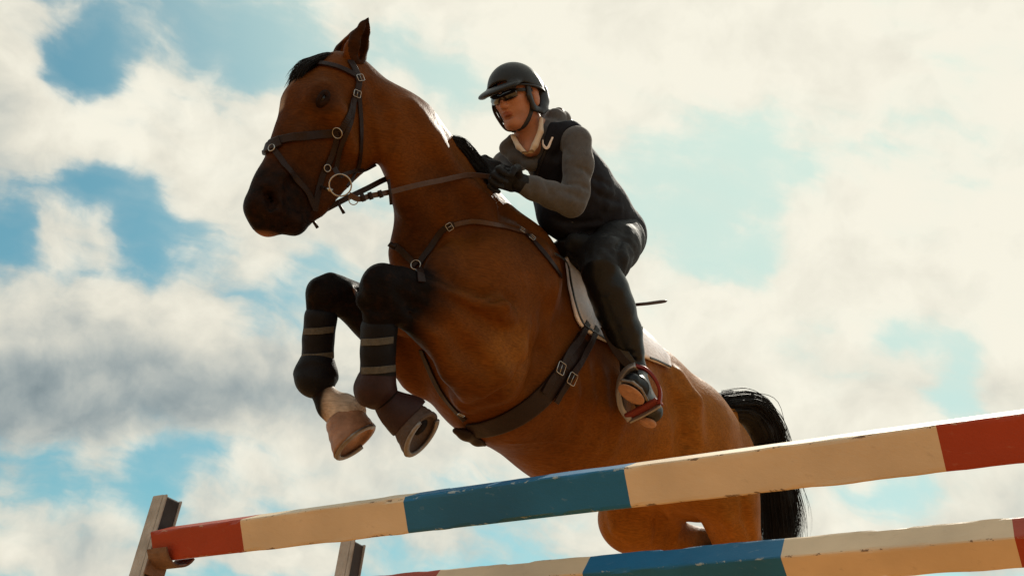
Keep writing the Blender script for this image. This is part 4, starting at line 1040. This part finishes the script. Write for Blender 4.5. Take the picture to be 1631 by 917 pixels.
hv.cone(hp(.086, .008, 0), hp(.104, -.034, 0), .008, .0105, .012)            # nose
hv.ell(hp(.081, -.058, 0), (.013, .0055, .022), E3, .006)                    # upper lip
hv.ell(hp(.078, -.069, 0), (.013, .0055, .018), E3, .006)                    # lower lip
hv.cone(hp(.097, -.0635, -.018), hp(.097, -.0635, .018), .0028, .0028, .004, mode='cut')
hv.ell(hp(.082, -.078, 0), (.008, .005, .016), E3, .008, 'cut')
neck = P(848, 222, 3.52)
hv.cone(hp(-.020, -.050, 0), neck, .053, .058, .03)
def hat(V):
    q = V-HC; f, u, l = q@hf, q@hu, q@hl
    lips = np.clip(1-np.sqrt(((u+.063)/.012)**2+(l/.026)**2), 0, 1)*(f > .075)*2
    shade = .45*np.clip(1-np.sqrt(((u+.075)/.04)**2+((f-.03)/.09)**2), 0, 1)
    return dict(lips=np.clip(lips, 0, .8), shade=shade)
Vh, Fh = hv.mesh(1)
# the body under the clothes: one continuous skin
body = Vol(P(830, 270, 3.5)-np.array([.75, .75, 1.0]), P(960, 420, 3.6)+np.array([.55, .6, .62]), .012)
body.cone(hp(-.020, -.050, 0), neck, .050, .055, .03); body.cone(neck, P(*TORSO[0][:3]), .055, .08, .04); body.ell(hp(0, -.01, 0), (.055, .06, .045), E3, .03)
torso(body, -.014); body.cone(neck, P(843, 240, 3.45), .048, .026, .02)
for lst in (NARM, NFORE, FARM, FFORE): ch(body, lst, .02, inf=-.020)
def legs(v, inf=0, what='both'):
    near = [(988, 376, 3.68, 36), (980, 394, 3.56, 38), (966, 416, 3.44, 36), (957, 430, 3.38, 31)]
    ch(v, near, .03, inf=inf)
    ch(v, [(996, 384, 3.70, 30), (985, 372, 3.72, 38)], .03, inf=inf)
    pf = [(mir(P(x, y, d)), R(r, d)+inf) for x, y, d, r in near]; off = P(985, 372, 3.80)-pf[0][0]
    pf = [(p+off*(1-i/3), r) for i, (p, r) in enumerate(pf)]; v.chain(pf, .03)
BOOT = [(958, 436, 3.37, 30), (969, 462, 3.37, 30.5), (980, 492, 3.39, 30), (995, 530, 3.42, 26), (1004, 560, 3.43, 19.5), (1008, 584, 3.44, 17)]
legs(body, -.022); ch(body, BOOT, .02, inf=-.018); body.chain([(mir(P(x, y, d)), R(r, d)-.012) for x, y, d, r in BOOT], .02)
Vb, Fb = body.mesh(1)
def batr(V): return dict(lips=np.zeros(len(V)), shade=np.zeros(len(V)))
Vall = np.concatenate([Vh, Vb]); Fall = np.concatenate([Fh, Fb+len(Vh)]); at = {k: np.concatenate([a, b]) for (k, a), b in zip(hat(Vh).items(), batr(Vb).values())}
pydata('body', Vall, Fall, M['skin'], rider, True, at)
FBV = BVHTree.FromPolygons([Vector(q) for q in Vh.tolist()], Fh.tolist())

# ---- clothes
hd = region([(770, 170, 3.2), (1030, 410, 3.9), (780, 360, 3.2), (1010, 200, 3.9)], .10, .0065)
torso(hd); ch(hd, NARM, .03); ch(hd, NFORE, .022); ch(hd, FARM, .03); ch(hd, FFORE, .02)
# wrinkles at the elbow and along the sleeve
for pts in ([(896, 292), (915, 296), (938, 300)], [(890, 302), (905, 312), (925, 318)], [(872, 294), (880, 308), (892, 330)], [(846, 288), (852, 300), (850, 316)], [(903, 262), (920, 272), (940, 276)], [(898, 236), (906, 250), (912, 268)]):
    fold(hd, pts, 4.5, .006, .016, True); fold(hd, [(x+3, y+7) for x, y in pts], 5, .005, .018)
# collar and hood lying behind the neck
hd.chain([(P(816, 222, 3.50), .020), (P(808, 236, 3.52), .026), (P(822, 250, 3.50), .026), (P(846, 262, 3.46), .022), (P(866, 238, 3.48), .026), (P(876, 210, 3.51), .032), (P(884, 193, 3.56), .034), (P(870, 190, 3.62), .034), (P(838, 206, 3.66), .026)], .02)
hd.chain([(P(884, 186, 3.54), .030), (P(896, 190, 3.60), .028), (P(904, 198, 3.66), .022)], .02)
hd.cone(P(838, 205, 3.50), P(846, 240, 3.44), .050, .034, .012, mode='cut')
volobj('hoodie', hd, M['hoodie'], rider, 1)
hs = Vol(P(892, 184, 3.56)-.09, P(892, 184, 3.56)+.09, .004)
hs.chain([(P(881, 179, 3.55), .013), (P(890, 180, 3.57), .018), (P(899, 190, 3.6), .014), (P(911, 193, 3.64), .005)], .012)
volobj('hood_lining', hs, M['tan_leather'], rider, 1)
# shirt collar: two cream lapels in the hoodie's neck
HDB = BVHTree.FromPolygons([q.co for q in bpy.data.objects['hoodie'].data.vertices], [list(q.vertices) for q in bpy.data.objects['hoodie'].data.polygons])
shv = region([(812, 190, 3.35), (870, 258, 3.6)], .05, .0035)
shv.chain([(P(817, 217, 3.47), .009), (P(826, 234, 3.43), .010), (P(842, 249, 3.41), .007)], .006)
shv.chain([(P(842, 249, 3.41), .007), (P(852, 232, 3.41), .012), (P(861, 210, 3.42), .011), (P(862, 190, 3.45), .008)], .006)
volobj('shirt_collar', shv, M['shirt'], rider, 1)
# vest
vs = region([(800, 170, 3.3), (1030, 410, 3.9), (790, 370, 3.3), (1010, 200, 3.95)], .08, .0065)
ch(vs, TORSO, .04, inf=.021); ch(vs, [(905, 222, 3.47, 22), (868, 230, 3.55, 30), (830, 250, 3.66, 19)], .04, inf=.018); ch(vs, [(893, 340, 3.56, 34), (915, 352, 3.60, 36)], .05, inf=.012)
ch(vs, [(905, 300, 3.62, 54), (940, 330, 3.70, 52)], .04, inf=.004)
vs.half(P(852, 268, 3.5), nrm(-crt*.94+cup*.30-fwd*.0), .008)
ch(vs, [(842, 170, 3.52, 34), (850, 215, 3.52, 34), (846, 236, 3.44, 20)], .01, mode='cut')
ch(vs, [(926, 222, 3.38, 31), (924, 252, 3.34, 30)], .012, mode='cut')
ch(vs, [(886, 185, 3.5, 26), (890, 176, 3.6, 30)], .02, mode='cut')
for pts in ([(885, 350), (915, 358), (955, 352)], [(905, 366), (935, 372), (968, 366)], [(940, 300), (962, 318), (985, 322)], [(938, 282), (955, 292), (972, 298)], [(900, 230), (886, 250), (880, 280)]):
    fold(vs, pts, 6, .007, .02, True); fold(vs, [(x+2, y+9) for x, y in pts], 6, .005, .02)
volobj('vest', vs, M['vest'], rider, 1)
VB = BVHTree.FromPolygons([q.co for q in bpy.data.objects['vest'].data.vertices], [list(q.vertices) for q in bpy.data.objects['vest'].data.polygons])
a_, b_ = lay([(867, 224), (867, 231), (870, 236), (874, 234), (877, 227), (881, 219)], .006, 6, VB, 3.4)
V, F = sweep(a_, np.interp(np.linspace(0, 1, len(a_)), [0, .5, 1], [.007, .010, .006]), .003, b_); fixn(pydata('chest_emblem', V, F, M['pad'], rider, False))
a_, b_ = lay([(869, 240), (862, 258), (856, 278)], .001, 6, VB, 3.4)
V, F = sweep(a_, .007, .004, b_); fixn(pydata('zip', V, F, M['helmet_trim'], rider, False))
# waistband and shirt tail at the back of the hip
wb = region([(985, 320, 3.6), (1030, 380, 3.95)], .06, .005)
wb.chain([(P(990, 338, 3.74), R(14, 3.74)), (P(1004, 347, 3.76), R(13, 3.76)), (P(1009, 356, 3.74), R(10, 3.74))], .02); wb.cone(P(985, 352, 3.66), P(1008, 350, 3.74), .020, .022, .02)
volobj('shirt_hem', wb, M['hoodie'], rider, 1)
# breeches
bvv = region([(900, 340, 3.2), (1040, 460, 3.95), (880, 470, 3.2), (880, 300, 4.1)], .14, .007)
legs(bvv)
ch(bvv, [(930, 398, 3.52, 22), (950, 410, 3.50, 34)], .04)
for pts in ([(955, 392), (975, 398), (1002, 398)], [(985, 390), (990, 405), (988, 425)], [(952, 402), (965, 415), (985, 428)], [(1000, 366), (994, 380), (984, 396)], [(968, 374), (985, 378), (1006, 386)], [(930, 400), (940, 415), (944, 430)]):
    fold(bvv, pts, 5, .006, .018, True); fold(bvv, [(x+4, y+6) for x, y in pts], 5, .006, .02)
ch(bvv, [(906, 392, 3.50, 9), (914, 384, 3.50, 12), (926, 388, 3.50, 15)], .012)
volobj('breeches', bvv, M['breeches'], rider, 1)
# tall boots
bt = region([(920, 410, 3.2), (1050, 690, 3.6)], .06, .006)
ch(bt, BOOT, .03)
ch(bt, [(959, 422, 3.36, 29.5), (957, 433, 3.37, 31)], .015)
for pts in ([(985, 560), (1000, 566), (1014, 562)], [(990, 572), (1004, 578), (1018, 573)]): fold(bt, pts, 5, .005, .015, True)
FT = P(1014, 618, 3.34); HEEL = P(1037, 655, 3.47); ANK = P(1009, 590, 3.44)
bt.cone(ANK, HEEL, .040, .032, .025); bt.cone(HEEL, FT, .036, .036, .03, RL, 1.15); bt.cone(ANK, FT, .036, .034, .03)
bt.cone(FT, FT+(FT-HEEL)*.30, .036, .028, .02, RL, 1.1)
bto = volobj('riding_boot', bt, M['riding_boot'], rider, 1)
fax = nrm(FT-HEEL); fl = nrm(RL-fax*(RL@fax)); fd = np.cross(fax, fl); fd = fd if fd@(-cup) > 0 else -fd
so = Vol(P(1020, 640, 3.4)-.22, P(1020, 640, 3.4)+.22, .0035)
so.ell(FT+fax*.022+fd*.037, (.073, .010, .045), (fax, fd, fl), .004); volobj('sole', so, M['sole'], bto, 1)
so = Vol(P(1020, 640, 3.4)-.22, P(1020, 640, 3.4)+.22, .0035)
so.ell(HEEL-fax*.004+fd*.042, (.034, .015, .033), (fax, fd, fl), .004); volobj('heel', so, M['sole'], bto, 1)
so = Vol(P(1020, 640, 3.4)-.22, P(1020, 640, 3.4)+.22, .0035)
so.chain([(FT+fax*.085+fd*.020+fl*q*.02, .007) for q in (-1, 1)]+[(FT+fax*.05+fd*.022+fl*.040, .006), (FT-fax*.03+fd*.024+fl*.040, .006)], .003); volobj('welt', so, M['steel_dull'], bto, 1)
fb = Vol(mir(P(985, 540, 3.4))-.5, mir(P(985, 540, 3.4))+.5, .009)
fb.chain([(mir(P(x, y, d)), R(r, d)) for x, y, d, r in BOOT], .03); mf, mh, ma = mir(FT), mir(HEEL), mir(ANK); fb.cone(ma, mh, .040, .032, .03); fb.cone(mh, mf+(mf-mh)*.3, .036, .03, .03)
volobj('riding_boot', fb, M['riding_boot'], rider, 1)

# ---- gloved hands: palm, four curled fingers and a thumb
def hand(wr, kn, down, side, nm='glove', fore=None):
    """wr wrist, kn knuckle centre, down = curl direction, side = from little finger to index"""
    fw = nrm(kn-wr); side = nrm(side-fw*(side@fw)); down = nrm(down-fw*(down@fw)-side*(down@side))
    v = Vol(np.minimum(wr, kn)-.13, np.maximum(wr, kn)+.13, .0032)
    v.cone(wr-fw*.045, wr, .028, .027, .012); v.cone(wr, kn-fw*.012, .029, .034, .02, down, .52)
    v.cone(wr+fw*.02+side*.022, kn+side*.020, .018, .015, .012); v.cone(wr+fw*.02-side*.022, kn-side*.024, .017, .014, .012)
    for i, (o, l, r) in enumerate(((-.033, .82, .0088), (-.011, .97, .0098), (.011, 1.05, .0102), (.033, .95, .0100))):
        k0 = kn+side*o+fw*(-.004 if i in (0, 3) else .002)
        k1 = k0+nrm(fw*.72+down*.70)*.040*l; k2 = k1+nrm(down*.95-fw*.45+side*.03*(i-1.5))*.027*l; k3 = k2+nrm(-fw*.9+down*.05)*.021*l
        v.chain([(k0, r*1.2), (k1, r*1.08), (k2, r), (k3, r*.85)], .0035)
    t0 = wr+fw*.030+side*.034+down*.008; t1 = t0+nrm(fw*.7+side*.62+down*.35)*.034; t2 = t1+nrm(fw*.75+down*.55-side*.05)*.030; t3 = t2+nrm(fw*.4+down*.6-side*.55)*.022
    v.chain([(t0, .0165), (t1, .0125), (t2, .0115), (t3, .0095)], .005)
    return volobj(nm, v, M['glove'], rider, 1)
NW = P(826, 291, 3.235); NK = P(790, 280, 3.17)
hand(NW, NK, nrm(-cup*.75-crt*.2+fwd*.15), nrm(-fwd*.55+cup*.65))
FW_ = P(798, 274, 3.44); FK = P(775, 268, 3.33)
hand(FW_, FK, nrm(-cup*.9-fwd*.1), nrm(fwd*.6+cup*.65))
cuf = Vol(NW-.09, NW+.09, .0035); cuf.cone(P(833, 293.5, 3.243), P(822, 290, 3.23), .034, .033, .004, None); cuf.half(P(836, 294, 3.245), P(850, 299, 3.26)-P(832, 293, 3.24), .003); volobj('glove_cuff', cuf, M['glove'], rider, 1)

# ---- helmet
helmet = None
hm = Vol(HC-.24, HC+.24, .0035)
hm.ell(hp(.008, .036, 0), (.113, .098, .090), E3, .01)
hm.ell(hp(-.034, .006, 0), (.078, .078, .080), E3, .03)
hm.half(hp(.0, .022, 0), nrm(-hu*1.0+hf*.22), .004)
vis = hm
hm.ell(hp(.100, .027, -.004), (.070, .019, .088), (nrm(hf-hu*.36), nrm(hu+hf*.36), nrm(hl+hu*.10)), .012)
hm.ell(hp(.098, -.002, 0), (.080, .024, .080), (nrm(hf-hu*.36), nrm(hu+hf*.36), hl), .006, 'cut')
hm.cone(hp(-.09, -.03, 0), hp(.07, .004, 0), .040, .058, .01, hl, 1.25, 'cut')
ho = volobj('helmet', hm, M['helmet'], rider, 1)
rim = [hp(.112*math.cos(a)-.010, .020+.016*math.cos(a), .094*math.sin(a)) for a in np.linspace(-2.9, 2.9, 40)]
V, F = sweep(rim, .008, .012, None, False, 'round', 8); fixn(pydata('rim', V, F, M['helmet_trim'], ho))
# harness: side panel with a hole for the ear, chin straps
for s_ in (1, -1):
    hr = Vol(hp(-.02, -.03, .07*s_)-.11, hp(-.02, -.03, .07*s_)+.11, .003)
    loop = [(.030, .030), (.034, -.015), (.014, -.058), (-.030, -.066), (-.070, -.050), (-.085, -.010), (-.080, .025)]
    hr.chain([(hp(f, u, (.079-.10*max(0, -u-.03)-.28*max(0, -f-.04))*s_), .0125) for f, u in loop], .006, hl, .62)
    hr.chain([(hp(-.050, -.045, .073*s_), .020), (hp(-.075, -.012, .066*s_), .022), (hp(-.072, .020, .068*s_), .022)], .01, hl, .6)
    hr.chain([(hp(-.045, -.052, .074*s_), .016), (hp(-.066, -.020, .070*s_), .020), (hp(-.070, .015, .070*s_), .02)], .01, hl, .6)
    volobj('harness', hr, M['helmet_trim'], ho, 1)
    hs_ = [hp(.016, -.050, .070*s_), hp(.022, -.080, .058*s_), hp(.036, -.114, .036*s_), hp(.050, -.126, .008*s_)]
    a = spline(hs_, 5); V, F = sweep(a, .016, .005, [nrm(q-hp(.0, -.05, 0)) for q in a]); fixn(pydata('chin_strap', V, F, M['helmet_trim'], ho))
# the far strap stands clear of the cheek
a = spline([hp(.066, .010, -.068), hp(.074, -.030, -.066), hp(.070, -.070, -.055), hp(.058, -.112, -.036), hp(.050, -.126, 0)], 5); V, F = sweep(a, .014, .005, [-hl]*len(a)); fixn(pydata('chin_strap', V, F, M['helmet_trim'], ho))
# ---- wraparound glasses
def lensband(u0, hgt, name, m, parent, l0=-.062, l1=.062):
    n = 22; V = []; F = []
    for i in range(n):
        l = l0+(l1-l0)*i/(n-1); f = .104-5.2*l*l-.010*math.exp(-(l/.010)**2)*0
        hh = hgt*(1-.30*(abs(l)/.062)**3)*(1-.42*math.exp(-(l/.009)**2)); up = u0+.004*(abs(l)/.06)
        nn = nrm(hf*1+hl*(10.4*l))
        for (uu, off) in ((-hh, 0), (0, .0035), (hh, 0), (hh, -.003), (0, .0005), (-hh, -.003)): V.append(hp(f, up+uu, l)+nn*off)
    for i in range(n-1):
        for q in range(6): F.append([i*6+q, i*6+(q+1) % 6, (i+1)*6+(q+1) % 6, (i+1)*6+q])
    F += [[0, 1, 2, 3, 4, 5], [(n-1)*6+q for q in (5, 4, 3, 2, 1, 0)]]
    return fixn(pydata(name, np.array(V), F, M[m], parent))
gla = lensband(-.003, .0205, 'sunglasses', 'lens', rider)
V, F = sweep([hp(.104-5.2*l*l+.002, .0185+.004*(abs(l)/.06)-.006*(abs(l)/.062)**3, l) for l in np.linspace(-.062, .062, 20)], .006, .005, None, False, 'round', 8); fixn(pydata('frame', V, F, M['helmet_trim'], gla))
V, F = sweep([hp(.086, .008, .063), hp(.05, .010, .073), hp(.01, .010, .080)], .012, .003, [hl]*3); fixn(pydata('temple_arm', V, F, M['helmet_trim'], gla))
